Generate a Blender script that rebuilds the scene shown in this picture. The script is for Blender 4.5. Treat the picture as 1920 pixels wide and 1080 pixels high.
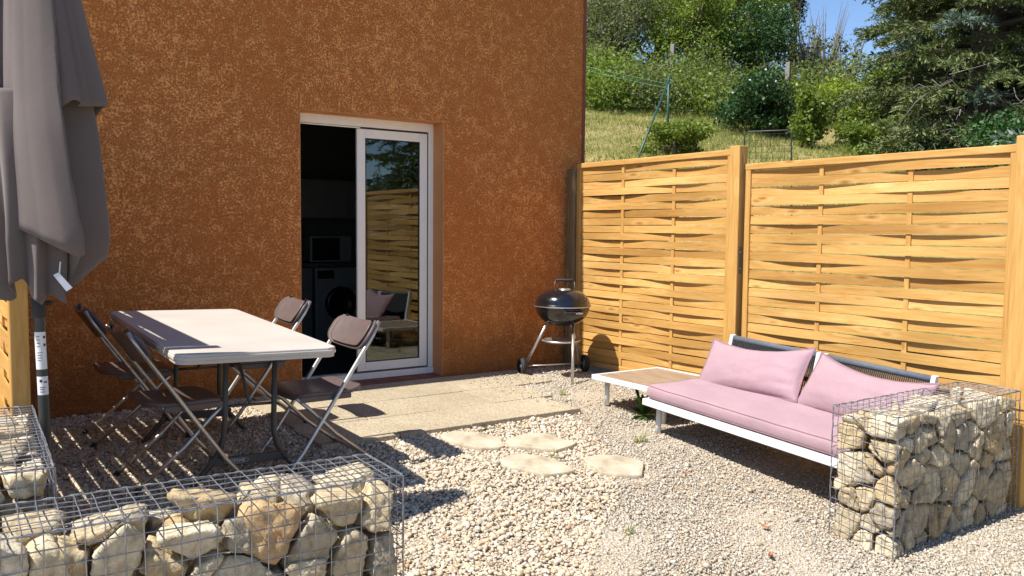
import bpy, math, random
import numpy as np
from mathutils import Vector, Matrix, noise
random.seed(7); rng = np.random.default_rng(7)
for o in list(bpy.data.objects): bpy.data.objects.remove(o)
SC = bpy.context.scene
COL = SC.collection
PI = math.pi

# ------------------------------------------------------------------ camera
cam_d = bpy.data.cameras.new('camera'); cam = bpy.data.objects.new('camera', cam_d); COL.objects.link(cam)
CH = 1.25
r_ = Vector((0.818719, -0.574113, 0.0095467)).normalized()
f_ = Vector((0.572875, 0.816909, -0.066953)).normalized()
u_ = r_.cross(f_).normalized()
cam.matrix_world = Matrix(((r_.x, u_.x, -f_.x, 0), (r_.y, u_.y, -f_.y, 0), (r_.z, u_.z, -f_.z, CH), (0, 0, 0, 1)))
cam_d.sensor_width = 36; cam_d.lens = 30.0
cam_d.clip_start = .05; cam_d.clip_end = 2000
SC.camera = cam

# ------------------------------------------------------------------ world and sun
SUN_EL = 56.0; SUN_OFF = 2.0       # light travels towards +x, dips by SUN_EL, and comes a little from behind the house
W = bpy.data.worlds.new('World'); SC.world = W; W.use_nodes = True
wn = W.node_tree; bg = wn.nodes['Background']
sky = wn.nodes.new('ShaderNodeTexSky'); sky.sky_type = 'NISHITA'; sky.sun_disc = False
sky.sun_elevation = math.radians(SUN_EL); sky.sun_rotation = math.radians(270 + SUN_OFF)
sky.air_density = 1.0; sky.altitude = 2200; sky.dust_density = .05; sky.ozone_density = 3.5
wn.links.new(sky.outputs[0], bg.inputs[0]); bg.inputs[1].default_value = .112
sd = bpy.data.lights.new('sun', 'SUN'); sd.energy = 4.8; sd.angle = math.radians(.5); sd.color = (1, .955, .88)
so = bpy.data.objects.new('sun', sd); COL.objects.link(so)
e, a = math.radians(SUN_EL), math.radians(SUN_OFF)
SD = Vector((math.cos(e) * math.cos(a), -math.cos(e) * math.sin(a), -math.sin(e)))
so.rotation_euler = SD.to_track_quat('-Z', 'Y').to_euler()
SC.view_settings.view_transform = 'Standard'; SC.view_settings.look = 'None'
SC.view_settings.exposure = 0.76; SC.view_settings.gamma = 1
SC.render.engine = 'CYCLES'
SC.cycles.max_bounces = 8; SC.cycles.diffuse_bounces = 5; SC.cycles.transparent_max_bounces = 12

# ------------------------------------------------------------------ materials
MATS = {}
def newmat(name):
    m = bpy.data.materials.new(name); m.use_nodes = True; MATS[name] = m
    return m, m.node_tree, m.node_tree.nodes['Principled BSDF']
def N(nt, t, **kw):
    n = nt.nodes.new(t)
    for k, v in kw.items():
        if k in n.inputs: n.inputs[k].default_value = v
        else: setattr(n, k, v)
    return n
def ramp(nt, fac, stops, interp='LINEAR'):
    n = nt.nodes.new('ShaderNodeValToRGB'); cr = n.color_ramp; cr.interpolation = interp
    while len(cr.elements) < len(stops): cr.elements.new(.5)
    for el, (p, c) in zip(cr.elements, stops):
        el.position = p; el.color = (*c, 1) if len(c) == 3 else c
    nt.links.new(fac, n.inputs[0]); return n
def bump(nt, h, strength, dist, bsdf, prev=None):
    b = nt.nodes.new('ShaderNodeBump'); b.inputs['Strength'].default_value = strength; b.inputs['Distance'].default_value = dist
    nt.links.new(h, b.inputs['Height'])
    if prev: nt.links.new(prev.outputs[0], b.inputs['Normal'])
    nt.links.new(b.outputs[0], bsdf.inputs['Normal']); return b
def mix(nt, fac, a, b, blend='MIX'):
    n = nt.nodes.new('ShaderNodeMix'); n.data_type = 'RGBA'; n.blend_type = blend
    for s, v in ((n.inputs[0], fac), (n.inputs[6], a), (n.inputs[7], b)):
        if hasattr(v, 'links') or isinstance(v, bpy.types.NodeSocket): nt.links.new(v, s)
        else: s.default_value = (*v, 1) if isinstance(v, tuple) and len(v) == 3 else v
    return n.outputs[2]
def coords(nt, scale=(1, 1, 1), kind='Object', rot=(0, 0, 0)):
    tc = nt.nodes.new('ShaderNodeTexCoord'); mp = nt.nodes.new('ShaderNodeMapping')
    mp.inputs['Scale'].default_value = scale; mp.inputs['Rotation'].default_value = rot
    nt.links.new(tc.outputs[kind], mp.inputs[0]); return mp.outputs[0]
def noise_n(nt, vec, scale, detail=4, rough=.5, dist=0):
    n = N(nt, 'ShaderNodeTexNoise', Scale=scale, Detail=detail, Roughness=rough, Distortion=dist)
    nt.links.new(vec, n.inputs['Vector']); return n.outputs[0]

def simple(name, col, rough=.6, metal=0, vary=.12, nscale=8, bumpk=0, bscale=200, spec=.5):
    m, nt, b = newmat(name)
    v = coords(nt)
    n = noise_n(nt, v, nscale, 5, .6)
    c = ramp(nt, n, [(.3, tuple(x * (1 - vary) for x in col)), (.7, tuple(min(1, x * (1 + vary)) for x in col))])
    nt.links.new(c.outputs[0], b.inputs['Base Color'])
    b.inputs['Roughness'].default_value = rough; b.inputs['Metallic'].default_value = metal
    b.inputs['Specular IOR Level'].default_value = spec
    if bumpk: bump(nt, noise_n(nt, v, bscale, 3), bumpk, .002, b)
    return m

def m_wall():
    m, nt, b = newmat('crushed_render')
    v = coords(nt)
    big = noise_n(nt, v, 1.1, 3, .5)
    n1 = noise_n(nt, v, 62, 9, .74, .15)
    n2 = noise_n(nt, v, 16, 3, .5)
    ma = N(nt, 'ShaderNodeMath', operation='MULTIPLY_ADD'); nt.links.new(n2, ma.inputs[0]); ma.inputs[1].default_value = .25; nt.links.new(n1, ma.inputs[2])
    mb = N(nt, 'ShaderNodeMath', operation='MULTIPLY_ADD'); nt.links.new(big, mb.inputs[0]); mb.inputs[1].default_value = .10; nt.links.new(ma.outputs[0], mb.inputs[2])
    c = ramp(nt, mb.outputs[0], [(.54, (.52, .150, .034)), (.625, (.59, .185, .045)), (.67, (.75, .295, .088)), (.78, (.82, .35, .118))])
    g = noise_n(nt, v, 260, 3, .6)
    gr = ramp(nt, g, [(.35, (.74, .70, .66)), (.62, (1.10, 1.10, 1.10))])
    col = mix(nt, 1.0, c.outputs[0], gr.outputs[0], 'MULTIPLY')
    # grey damp dirt close to the ground
    tc = nt.nodes.new('ShaderNodeTexCoord'); sp = nt.nodes.new('ShaderNodeSeparateXYZ'); nt.links.new(tc.outputs['Object'], sp.inputs[0])
    dn = N(nt, 'ShaderNodeMath', operation='MULTIPLY_ADD'); nt.links.new(noise_n(nt, v, 2.6, 5, .6), dn.inputs[0]); dn.inputs[1].default_value = -.55; nt.links.new(sp.outputs[2], dn.inputs[2])
    dr = ramp(nt, dn.outputs[0], [(0, (.45, .45, .45)), (.22, (0, 0, 0))])
    col = mix(nt, dr.outputs[0], col, (.19, .095, .03))
    nt.links.new(col, b.inputs['Base Color']); b.inputs['Roughness'].default_value = .9; b.inputs['Specular IOR Level'].default_value = .2
    h1 = ramp(nt, mb.outputs[0], [(.62, (0, 0, 0)), (.72, (1, 1, 1))])
    bb = bump(nt, h1.outputs[0], .9, .006, b)
    bump(nt, g, .8, .004, b, bb)
m_wall()

def m_reveal():
    m, nt, b = newmat('smooth_orange_render'); v = coords(nt)
    n = noise_n(nt, v, 5, 5, .6)
    c = ramp(nt, n, [(.3, (.54, .23, .085)), (.7, (.60, .27, .10))]); nt.links.new(c.outputs[0], b.inputs['Base Color'])
    b.inputs['Roughness'].default_value = .85; bump(nt, noise_n(nt, v, 180, 4), .4, .002, b)
m_reveal()

def m_wood(name, axis, base=(.54, .305, .088), dark=(.46, .225, .052), light=(.61, .37, .125)):
    """pine; axis = grain direction"""
    m, nt, b = newmat(name)
    geo = nt.nodes.new('ShaderNodeNewGeometry')
    tc = nt.nodes.new('ShaderNodeTexCoord'); ad = N(nt, 'ShaderNodeVectorMath', operation='ADD')
    sc = N(nt, 'ShaderNodeVectorMath', operation='SCALE'); sc.inputs[0].default_value = (13.7, 7.1, 9.3)
    nt.links.new(geo.outputs['Random Per Island'], sc.inputs['Scale'])
    nt.links.new(tc.outputs['Object'], ad.inputs[0]); nt.links.new(sc.outputs[0], ad.inputs[1])
    mp = nt.nodes.new('ShaderNodeMapping'); s = [16, 16, 16]; s[axis] = 1.1; mp.inputs['Scale'].default_value = s
    nt.links.new(ad.outputs[0], mp.inputs[0])
    g = noise_n(nt, mp.outputs[0], 2.2, 8, .62, 1.4)
    c = ramp(nt, g, [(.30, dark), (.46, base), (.66, light)])
    mp2 = nt.nodes.new('ShaderNodeMapping'); s = [14, 14, 14]; s[axis] = 4.2; mp2.inputs['Scale'].default_value = s
    nt.links.new(ad.outputs[0], mp2.inputs[0])
    vo = N(nt, 'ShaderNodeTexVoronoi', Scale=.62, Randomness=1.0); nt.links.new(mp2.outputs[0], vo.inputs['Vector'])
    kn = ramp(nt, vo.outputs['Distance'], [(.03, (.8, .8, .8)), (.09, (.25, .25, .25)), (.14, (0, 0, 0))])
    col = mix(nt, kn.outputs[0], c.outputs[0], (.30, .115, .028))
    kl = ramp(nt, vo.outputs['Distance'], [(.10, (0, 0, 0)), (.18, (.28, .28, .28)), (.30, (0, 0, 0))])
    col = mix(nt, kl.outputs[0], col, (.82, .56, .24))
    rr = ramp(nt, geo.outputs['Random Per Island'], [(0, (.70, .64, .56)), (.3, (.92, .90, .86)), (.65, (1, 1, 1)), (1, (1.14, 1.16, 1.28))])
    col = mix(nt, 1.0, col, rr.outputs[0], 'MULTIPLY')
    nt.links.new(col, b.inputs['Base Color']); b.inputs['Roughness'].default_value = .62; b.inputs['Specular IOR Level'].default_value = .35
    bump(nt, g, .35, .002, b)
m_wood('pine_y', 1); m_wood('pine_z', 2)
m_wood('grey_pine', 2, (.19, .14, .07), (.11, .08, .04), (.25, .19, .10))

def m_decor():
    m, nt, b = newmat('wood_effect_top'); v = coords(nt, (22, 2.2, 22))
    g = noise_n(nt, v, 2.0, 8, .65, .8)
    c = ramp(nt, g, [(.3, (.21, .145, .095)), (.5, (.30, .215, .145)), (.7, (.40, .30, .21))]); nt.links.new(c.outputs[0], b.inputs['Base Color'])
    b.inputs['Roughness'].default_value = .5
m_decor()

def m_fabric(name, c0, wscale=900, sheen=.2, vary=.08, wr=.55):
    m, nt, b = newmat(name); v = coords(nt)
    n = noise_n(nt, v, 4, 5, .6)
    c = ramp(nt, n, [(.3, tuple(x * (1 - vary) for x in c0)), (.7, tuple(x * (1 + vary) for x in c0))])
    fn = noise_n(nt, v, 420, 2, .6)
    fr = ramp(nt, fn, [(.3, (.90, .90, .90)), (.7, (1.08, 1.08, 1.08))])
    nt.links.new(mix(nt, 1.0, c.outputs[0], fr.outputs[0], 'MULTIPLY'), b.inputs['Base Color'])
    b.inputs['Roughness'].default_value = .9; b.inputs['Specular IOR Level'].default_value = .15
    b.inputs['Sheen Weight'].default_value = sheen
    b1 = bump(nt, noise_n(nt, v, 11, 4, .55, .4), wr, .012, b)
    bump(nt, fn, .25, .001, b, b1)
m_fabric('pink_fabric', (.375, .245, .275)); m_fabric('pink_piping', (.26, .15, .18))
m_fabric('grey_canopy', (.122, .100, .095), wr=.15, vary=.05)

simple('white_metal', (.72, .72, .73), .38, vary=.04)
simple('upvc', (.80, .765, .71), .35, vary=.03)
simple('rope_grey', (.10, .115, .14), .8, vary=.15, nscale=40)
simple('rope_dark', (.045, .047, .05), .8, vary=.3, nscale=60)
simple('black_rubber', (.02, .02, .022), .7)
simple('seal_black', (.012, .012, .013), .6)
simple('pole_paint', (.025, .029, .027), .4, vary=.2)
simple('terracotta', (.19, .055, .032), .7, vary=.3, nscale=14, bumpk=.3)
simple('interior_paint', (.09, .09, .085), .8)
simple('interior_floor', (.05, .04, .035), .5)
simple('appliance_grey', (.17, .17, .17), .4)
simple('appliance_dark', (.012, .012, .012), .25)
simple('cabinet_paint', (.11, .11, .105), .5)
simple('chair_plastic', (.115, .083, .078), .42, vary=.12, nscale=20, bumpk=.25, bscale=350)
simple('table_leg_paint', (.065, .062, .055), .45, vary=.15)
simple('corner_red', (.20, .05, .03), .8)
simple('roof_tile', (.30, .12, .06), .85)
simple('sticker_white', (.70, .70, .70), .5, vary=.05)
simple('sticker_black', (.02, .02, .02), .5)
simple('tag_white', (.62, .64, .72), .35, vary=.05)
simple('green_steel', (.02, .075, .06), .45, vary=.2)
simple('green_wire', (.10, .30, .22), .5)
simple('dark_wire', (.03, .035, .03), .5)
simple('slate_grey', (.13, .13, .17), .7, vary=.4, nscale=12)
simple('concrete_post', (.24, .22, .19), .9, vary=.2, nscale=20)
simple('bark', (.10, .075, .055), .95, vary=.4, nscale=20, bumpk=.6, bscale=40)
simple('bark_grey', (.20, .18, .16), .95, vary=.3, nscale=20)
simple('wheel_grey', (.30, .30, .30), .5)
simple('dry_leaf', (.38, .15, .06), .8, vary=.3)
simple('hinge_steel', (.02, .02, .02), .5)
simple('soil', (.08, .06, .04), .95)

def m_galv():
    m, nt, b = newmat('galvanised_wire'); v = coords(nt)
    n = noise_n(nt, v, 30, 4, .6)
    c = ramp(nt, n, [(.35, (.20, .21, .235)), (.7, (.40, .41, .44))]); nt.links.new(c.outputs[0], b.inputs['Base Color'])
    b.inputs['Metallic'].default_value = .65; b.inputs['Roughness'].default_value = .42
m_galv()
def m_steel():
    m, nt, b = newmat('steel_tube'); v = coords(nt)
    n = noise_n(nt, v, 12, 4, .6)
    c = ramp(nt, n, [(.3, (.46, .45, .44)), (.7, (.60, .59, .58))]); nt.links.new(c.outputs[0], b.inputs['Base Color'])
    b.inputs['Metallic'].default_value = .85; b.inputs['Roughness'].default_value = .36
m_steel()
def m_enamel():
    m, nt, b = newmat('black_enamel'); v = coords(nt)
    b.inputs['Base Color'].default_value = (.008, .008, .010, 1); b.inputs['Roughness'].default_value = .16
    b.inputs['Coat Weight'].default_value = .5
    n = noise_n(nt, v, 9, 6, .7); c = ramp(nt, n, [(.45, (.13, .13, .13)), (.75, (.34, .34, .34))]); nt.links.new(c.outputs[0], b.inputs['Roughness'])
m_enamel()
def m_tabletop():
    m, nt, b = newmat('table_plastic'); v = coords(nt)
    n = noise_n(nt, v, 3, 4, .5); c = ramp(nt, n, [(.3, (.48, .435, .385)), (.7, (.55, .505, .45))])
    nt.links.new(c.outputs[0], b.inputs['Base Color']); b.inputs['Roughness'].default_value = .5
    bump(nt, noise_n(nt, v, 300, 3), .3, .001, b)
m_tabletop()
def m_glass():
    m = bpy.data.materials.new('pane_glass'); m.use_nodes = True; MATS['pane_glass'] = m; nt = m.node_tree; nt.nodes.clear()
    out = nt.nodes.new('ShaderNodeOutputMaterial'); mx = nt.nodes.new('ShaderNodeMixShader')
    tr = N(nt, 'ShaderNodeBsdfTransparent'); tr.inputs[0].default_value = (.62, .66, .64, 1)
    gl = N(nt, 'ShaderNodeBsdfGlossy', Roughness=.004); gl.inputs[0].default_value = (.9, .95, .93, 1)
    fr = N(nt, 'ShaderNodeFresnel', IOR=1.75)
    nt.links.new(fr.outputs[0], mx.inputs[0]); nt.links.new(tr.outputs[0], mx.inputs[1]); nt.links.new(gl.outputs[0], mx.inputs[2]); nt.links.new(mx.outputs[0], out.inputs[0])
m_glass()

def m_rock(name, stops, island=False, bscale=21, bd=.02, rust=.0):
    m, nt, b = newmat(name)
    if island:
        src = nt.nodes.new('ShaderNodeNewGeometry').outputs['Random Per Island']
    else:
        src = nt.nodes.new('ShaderNodeObjectInfo').outputs['Random']
    v = coords(nt)
    base = ramp(nt, src, stops)
    n = noise_n(nt, v, bscale, 8, .65, .3)
    mo = ramp(nt, n, [(.30, (.50, .43, .34)), (.48, (.90, .88, .85)), (.70, (1.2, 1.2, 1.22))])
    col = mix(nt, 1.0, base.outputs[0], mo.outputs[0], 'MULTIPLY')
    st = ramp(nt, noise_n(nt, v, bscale * .45, 5, .6, .6), [(.56, (0, 0, 0)), (.68, (1, 1, 1))])
    sm = N(nt, 'ShaderNodeMath', operation='MULTIPLY'); nt.links.new(st.outputs[0], sm.inputs[0]); sm.inputs[1].default_value = .35 + rust
    col = mix(nt, sm.outputs[0], col, (.48, .25, .085) if not rust else (.50, .17, .035))
    nt.links.new(col, b.inputs['Base Color']); b.inputs['Roughness'].default_value = .92; b.inputs['Specular IOR Level'].default_value = .2
    b1 = bump(nt, n, .9, bd, b)
    bump(nt, noise_n(nt, v, bscale * 9, 4, .7), .5, bd * .15, b, b1)
m_rock('limestone', [(0, (.62, .52, .35)), (.18, (.48, .36, .20)), (.36, (.68, .61, .46)), (.5, (.55, .44, .27)), (.66, (.42, .37, .28)), (.82, (.66, .56, .38)), (1, (.72, .66, .53))])
m_rock('rust_limestone', [(0, (.60, .45, .27)), (1, (.56, .38, .20))], rust=.25)
m_rock('pebble', [(0, (.46, .38, .27)), (.2, (.60, .53, .42)), (.4, (.55, .40, .28)), (.55, (.67, .61, .51)), (.7, (.43, .40, .35)), (.85, (.63, .52, .34)), (1, (.70, .66, .59))], True, 60, .002)
m_rock('crushed_gravel', [(0, (.38, .34, .275)), (.3, (.53, .485, .41)), (.6, (.47, .425, .35)), (.8, (.63, .585, .51)), (1, (.51, .41, .30))], True, 60, .002)
m_rock('stepping_stone', [(0, (.48, .42, .32)), (1, (.50, .44, .33))], False, 5, .004)

def m_ground():
    m, nt, b = newmat('gravel_bed'); v = coords(nt)
    vo = N(nt, 'ShaderNodeTexVoronoi', Scale=75.0); nt.links.new(v, vo.inputs['Vector'])
    sp = nt.nodes.new('ShaderNodeSeparateColor'); nt.links.new(vo.outputs['Color'], sp.inputs[0])
    c = ramp(nt, sp.outputs[0], [(0, (.44, .385, .295)), (.3, (.58, .52, .43)), (.6, (.51, .445, .35)), (1, (.65, .60, .52))])
    ed = ramp(nt, vo.outputs['Distance'], [(.2, (1, 1, 1)), (.75, (.55, .51, .45))])
    col = mix(nt, 1.0, c.outputs[0], ed.outputs[0], 'MULTIPLY')
    big = ramp(nt, noise_n(nt, v, 1.6, 5, .6), [(.40, (0, 0, 0)), (.66, (1, 1, 1))])
    sm = N(nt, 'ShaderNodeMath', operation='MULTIPLY'); nt.links.new(big.outputs[0], sm.inputs[0]); sm.inputs[1].default_value = .55
    col = mix(nt, sm.outputs[0], col, (.52, .38, .24))
    nt.links.new(col, b.inputs['Base Color']); b.inputs['Roughness'].default_value = .95
    inv = N(nt, 'ShaderNodeMath', operation='SUBTRACT'); inv.inputs[0].default_value = 1; nt.links.new(vo.outputs['Distance'], inv.inputs[1])
    b1 = bump(nt, inv.outputs[0], 1.0, .008, b); bump(nt, noise_n(nt, v, 240, 3), .5, .002, b, b1)
m_ground()
def m_slab():
    m, nt, b = newmat('exposed_aggregate'); v = coords(nt)
    vo = N(nt, 'ShaderNodeTexVoronoi', Scale=120.0); nt.links.new(v, vo.inputs['Vector'])
    sp = nt.nodes.new('ShaderNodeSeparateColor'); nt.links.new(vo.outputs['Color'], sp.inputs[0])
    c = ramp(nt, sp.outputs[0], [(0, (.26, .205, .13)), (.25, (.38, .315, .22)), (.7, (.42, .355, .25)), (1, (.54, .475, .36))])
    big = ramp(nt, noise_n(nt, v, 2.0, 5, .6), [(.3, (.84, .82, .78)), (.7, (1.05, 1.05, 1.05))])
    geo = nt.nodes.new('ShaderNodeObjectInfo')
    rr = ramp(nt, geo.outputs['Random'], [(0, (.93, .92, .90)), (1, (1.04, 1.04, 1.03))])
    col = mix(nt, 1.0, mix(nt, 1.0, c.outputs[0], big.outputs[0], 'MULTIPLY'), rr.outputs[0], 'MULTIPLY')
    nt.links.new(col, b.inputs['Base Color']); b.inputs['Roughness'].default_value = .9
    inv = N(nt, 'ShaderNodeMath', operation='SUBTRACT'); inv.inputs[0].default_value = 1; nt.links.new(vo.outputs['Distance'], inv.inputs[1])
    bump(nt, inv.outputs[0], .5, .003, b)
m_slab()
def m_hill():
    m, nt, b = newmat('dry_grass_soil'); v = coords(nt)
    n = noise_n(nt, v, .55, 6, .6); n2 = noise_n(nt, v, 14, 6, .7)
    c = ramp(nt, n, [(.36, (.12, .15, .035)), (.48, (.26, .24, .09)), (.62, (.46, .36, .17))])
    c2 = ramp(nt, n2, [(.3, (.6, .6, .6)), (.7, (1.3, 1.3, 1.3))])
    nt.links.new(mix(nt, 1.0, c.outputs[0], c2.outputs[0], 'MULTIPLY'), b.inputs['Base Color']); b.inputs['Roughness'].default_value = 1
    b.inputs['Specular IOR Level'].default_value = .05
    bump(nt, n2, 1, .05, b)
m_hill()
def m_leaf(name, stops, trans=.42, rough=.5):
    m, nt, b = newmat(name)
    geo = nt.nodes.new('ShaderNodeNewGeometry')
    c = ramp(nt, geo.outputs['Random Per Island'], stops)
    v = coords(nt); big = ramp(nt, noise_n(nt, v, 1.3, 3, .5), [(.3, (.78, .82, .75)), (.7, (1.2, 1.15, 1.05))])
    col = mix(nt, 1.0, c.outputs[0], big.outputs[0], 'MULTIPLY')
    nt.links.new(col, b.inputs['Base Color']); b.inputs['Roughness'].default_value = rough; b.inputs['Specular IOR Level'].default_value = .3
    tl = nt.nodes.new('ShaderNodeBsdfTranslucent'); nt.links.new(mix(nt, 1.0, col, (1.25, 1.35, .6), 'MULTIPLY'), tl.inputs[0])
    mx = nt.nodes.new('ShaderNodeMixShader'); mx.inputs[0].default_value = trans
    out = [n for n in nt.nodes if n.type == 'OUTPUT_MATERIAL'][0]
    nt.links.new(b.outputs[0], mx.inputs[1]); nt.links.new(tl.outputs[0], mx.inputs[2]); nt.links.new(mx.outputs[0], out.inputs[0])
m_leaf('leaf_bright', [(0, (.15, .20, .02)), (.5, (.26, .34, .04)), (1, (.40, .46, .09))])
m_leaf('leaf_mid', [(0, (.10, .15, .025)), (.5, (.17, .24, .045)), (.9, (.26, .32, .08)), (1, (.34, .31, .12))])
m_leaf('leaf_dark', [(0, (.02, .05, .018)), (.6, (.04, .09, .03)), (1, (.08, .14, .055))], .2, .35)
m_leaf('leaf_glossy', [(0, (.025, .07, .02)), (.6, (.05, .12, .035)), (1, (.14, .22, .10))], .2, .3)
m_leaf('needle_green', [(0, (.06, .08, .028)), (.6, (.12, .155, .055)), (1, (.21, .24, .10))], .1, .6)
m_leaf('needle_blue', [(0, (.06, .10, .08)), (1, (.14, .19, .17))], .1, .6)
m_leaf('leaf_greygreen', [(0, (.10, .12, .06)), (.6, (.16, .18, .10)), (1, (.24, .24, .16))])
m_leaf('grass_blade', [(0, (.13, .19, .04)), (.45, (.22, .27, .07)), (.72, (.38, .34, .14)), (1, (.54, .46, .24))], .3, .8)
m_leaf('weed_leaf', [(0, (.03, .07, .015)), (1, (.08, .14, .03))], .25, .5)

# ------------------------------------------------------------------ object helpers
def link(name, me, mat=None, parent=None, smooth=False, loc=None):
    o = bpy.data.objects.new(name, me); COL.objects.link(o)
    if mat: me.materials.append(MATS[mat])
    if parent: o.parent = parent
    if loc is not None: o.location = loc
    if smooth: me.shade_smooth()
    return o
def tag(o, label=None, cat=None, group=None, kind=None):
    if label: o['label'] = label
    if cat: o['category'] = cat
    if group: o['group'] = group
    if kind: o['kind'] = kind
    return o
def empty(name, loc, label, cat, group=None, rz=0, rot=None):
    o = bpy.data.objects.new(name, None); COL.objects.link(o); o.location = loc; o.empty_display_size = .1
    o.rotation_euler = rot if rot else (0, 0, rz)
    return tag(o, label, cat, group)
def kids(o): return [c for c in bpy.data.objects if c.parent == o]
def copy_tree(o, parent=None):
    c = o.copy(); COL.objects.link(c)
    if parent: c.parent = parent
    for ch in kids(o): copy_tree(ch, c)
    return c
class MB:
    def __init__(s): s.v = []; s.f = []
    def add(s, vs, fs):
        n = len(s.v); s.v += [tuple(map(float, v)) for v in vs]; s.f += [tuple(i + n for i in f) for f in fs]; return s
    def box(s, x0, y0, z0, x1, y1, z1, M=None):
        vs = [(x, y, z) for z in (z0, z1) for y in (y0, y1) for x in (x0, x1)]
        if M is not None: vs = [M @ Vector(v) for v in vs]
        return s.add(vs, [(0, 2, 3, 1), (4, 5, 7, 6), (0, 1, 5, 4), (2, 6, 7, 3), (1, 3, 7, 5), (0, 4, 6, 2)])
    def tube(s, path, r, seg=10, cap=True, flat=None):
        P = [Vector(p) for p in path]; n = len(P)
        rs = r if isinstance(r, (list, tuple)) else [r] * n
        T = [(P[min(i + 1, n - 1)] - P[max(i - 1, 0)]).normalized() for i in range(n)]
        up = Vector((0, 0, 1)) if abs(T[0].z) < .9 else Vector((0, 1, 0))
        a = T[0].cross(up).normalized(); vs = []
        for i in range(n):
            a = (a - T[i] * a.dot(T[i])).normalized(); b = T[i].cross(a)
            for k in range(seg):
                an = 2 * PI * k / seg
                vs.append(P[i] + (a * math.cos(an) + b * math.sin(an)) * rs[i])
        fs = [(i * seg + k, i * seg + (k + 1) % seg, (i + 1) * seg + (k + 1) % seg, (i + 1) * seg + k) for i in range(n - 1) for k in range(seg)]
        if cap: fs += [tuple(range(seg))[::-1], tuple((n - 1) * seg + k for k in range(seg))]
        return s.add(vs, fs)
    def lathe(s, prof, seg=32, c=(0, 0, 0), M=None):
        vs = []; n = len(prof)
        for r, z in prof:
            for k in range(seg):
                an = 2 * PI * k / seg; p = Vector((r * math.cos(an), r * math.sin(an), z))
                if M is not None: p = M @ p
                vs.append(p + Vector(c))
        fs = [(i * seg + k, i * seg + (k + 1) % seg, (i + 1) * seg + (k + 1) % seg, (i + 1) * seg + k) for i in range(n - 1) for k in range(seg)]
        return s.add(vs, fs)
    def prism(s, poly, z0, z1):
        n = len(poly); vs = [(x, y, z0) for x, y in poly] + [(x, y, z1) for x, y in poly]
        fs = [tuple(range(n))[::-1], tuple(range(n, 2 * n))] + [(i, (i + 1) % n, n + (i + 1) % n, n + i) for i in range(n)]
        return s.add(vs, fs)
    def build(s, name, mat, parent=None, smooth=False, bevel=0, seg=2, loc=None, auto=None):
        me = bpy.data.meshes.new(name); me.from_pydata(s.v, [], s.f); me.update()
        o = link(name, me, mat, parent, smooth, loc)
        if bevel:
            b = o.modifiers.new('bevel', 'BEVEL'); b.width = bevel; b.segments = seg; b.limit_method = 'ANGLE'; b.angle_limit = math.radians(40)
        return o
def npmesh(name, V, F, mat, parent=None, smooth=False):
    V = np.ascontiguousarray(V, dtype=np.float32); F = np.ascontiguousarray(F, dtype=np.int32); k = F.shape[1]
    me = bpy.data.meshes.new(name); me.vertices.add(len(V)); me.vertices.foreach_set('co', V.ravel())
    me.loops.add(F.size); me.loops.foreach_set('vertex_index', F.ravel())
    me.polygons.add(len(F)); me.polygons.foreach_set('loop_start', np.arange(0, F.size, k, dtype=np.int32))
    me.update(calc_edges=True); me.validate()
    return link(name, me, mat, parent, smooth)
def sstep(a, b, x):
    t = np.clip((x - a) / (b - a), 0, 1); return t * t * (3 - 2 * t)
def ground_z(x, y):
    t = np.clip(4.85 - np.asarray(y, float), 0, None)
    return -.095 * (np.sqrt(t * t + .03) - .17) * (t > 0) * np.where(t > 3.2, (3.2 + (t - 3.2) * .35) / np.maximum(t, 1e-6), 1)
def gz(x, y): return float(ground_z(x, y))
def rbox_grid(w, h, t, r, bend=lambda x, y: 0, nx=18, ny=12, rim=.35):
    """rounded rectangle slab in XY, thickness in Z, softly bent; returns verts, faces"""
    us = np.linspace(-1, 1, nx + 1); vs_ = np.sin(np.linspace(-1, 1, ny + 1) * PI / 2)
    us = np.sin(us * PI / 2) * .5 + us * .5
    V = []; 
    def hw(y):
        d = abs(y) - (h / 2 - r)
        return w / 2 if d <= 0 else w / 2 - r + math.sqrt(max(r * r - d * d, 0))
    for side in (1, -1):
        for v in vs_:
            y = v * h / 2
            for u in us:
                x = u * max(hw(y), .002)
                V.append((x, y, side * t / 2 + bend(x, y)))
    nn = (nx + 1) * (ny + 1); F = []
    id_ = lambda i, j, s: s * nn + j * (nx + 1) + i
    for j in range(ny):
        for i in range(nx):
            F.append((id_(i, j, 0), id_(i + 1, j, 0), id_(i + 1, j + 1, 0), id_(i, j + 1, 0)))
            F.append((id_(i, j, 1), id_(i, j + 1, 1), id_(i + 1, j + 1, 1), id_(i + 1, j, 1)))
    per = [(i, 0) for i in range(nx)] + [(nx, j) for j in range(ny)] + [(i, ny) for i in range(nx, 0, -1)] + [(0, j) for j in range(ny, 0, -1)]
    for k in range(len(per)):
        a, b = per[k], per[(k + 1) % len(per)]
        F.append((id_(*b, 0), id_(*a, 0), id_(*a, 1), id_(*b, 1)))
    return V, F
def arc(c, r, a0, a1, n, plane='xz'):
    out = []
    for i in range(n + 1):
        t = a0 + (a1 - a0) * i / n; u, v = r * math.cos(t), r * math.sin(t)
        out.append(Vector(c) + (Vector((u, 0, v)) if plane == 'xz' else Vector((u, v, 0)) if plane == 'xy' else Vector((0, u, v))))
    return out

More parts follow.
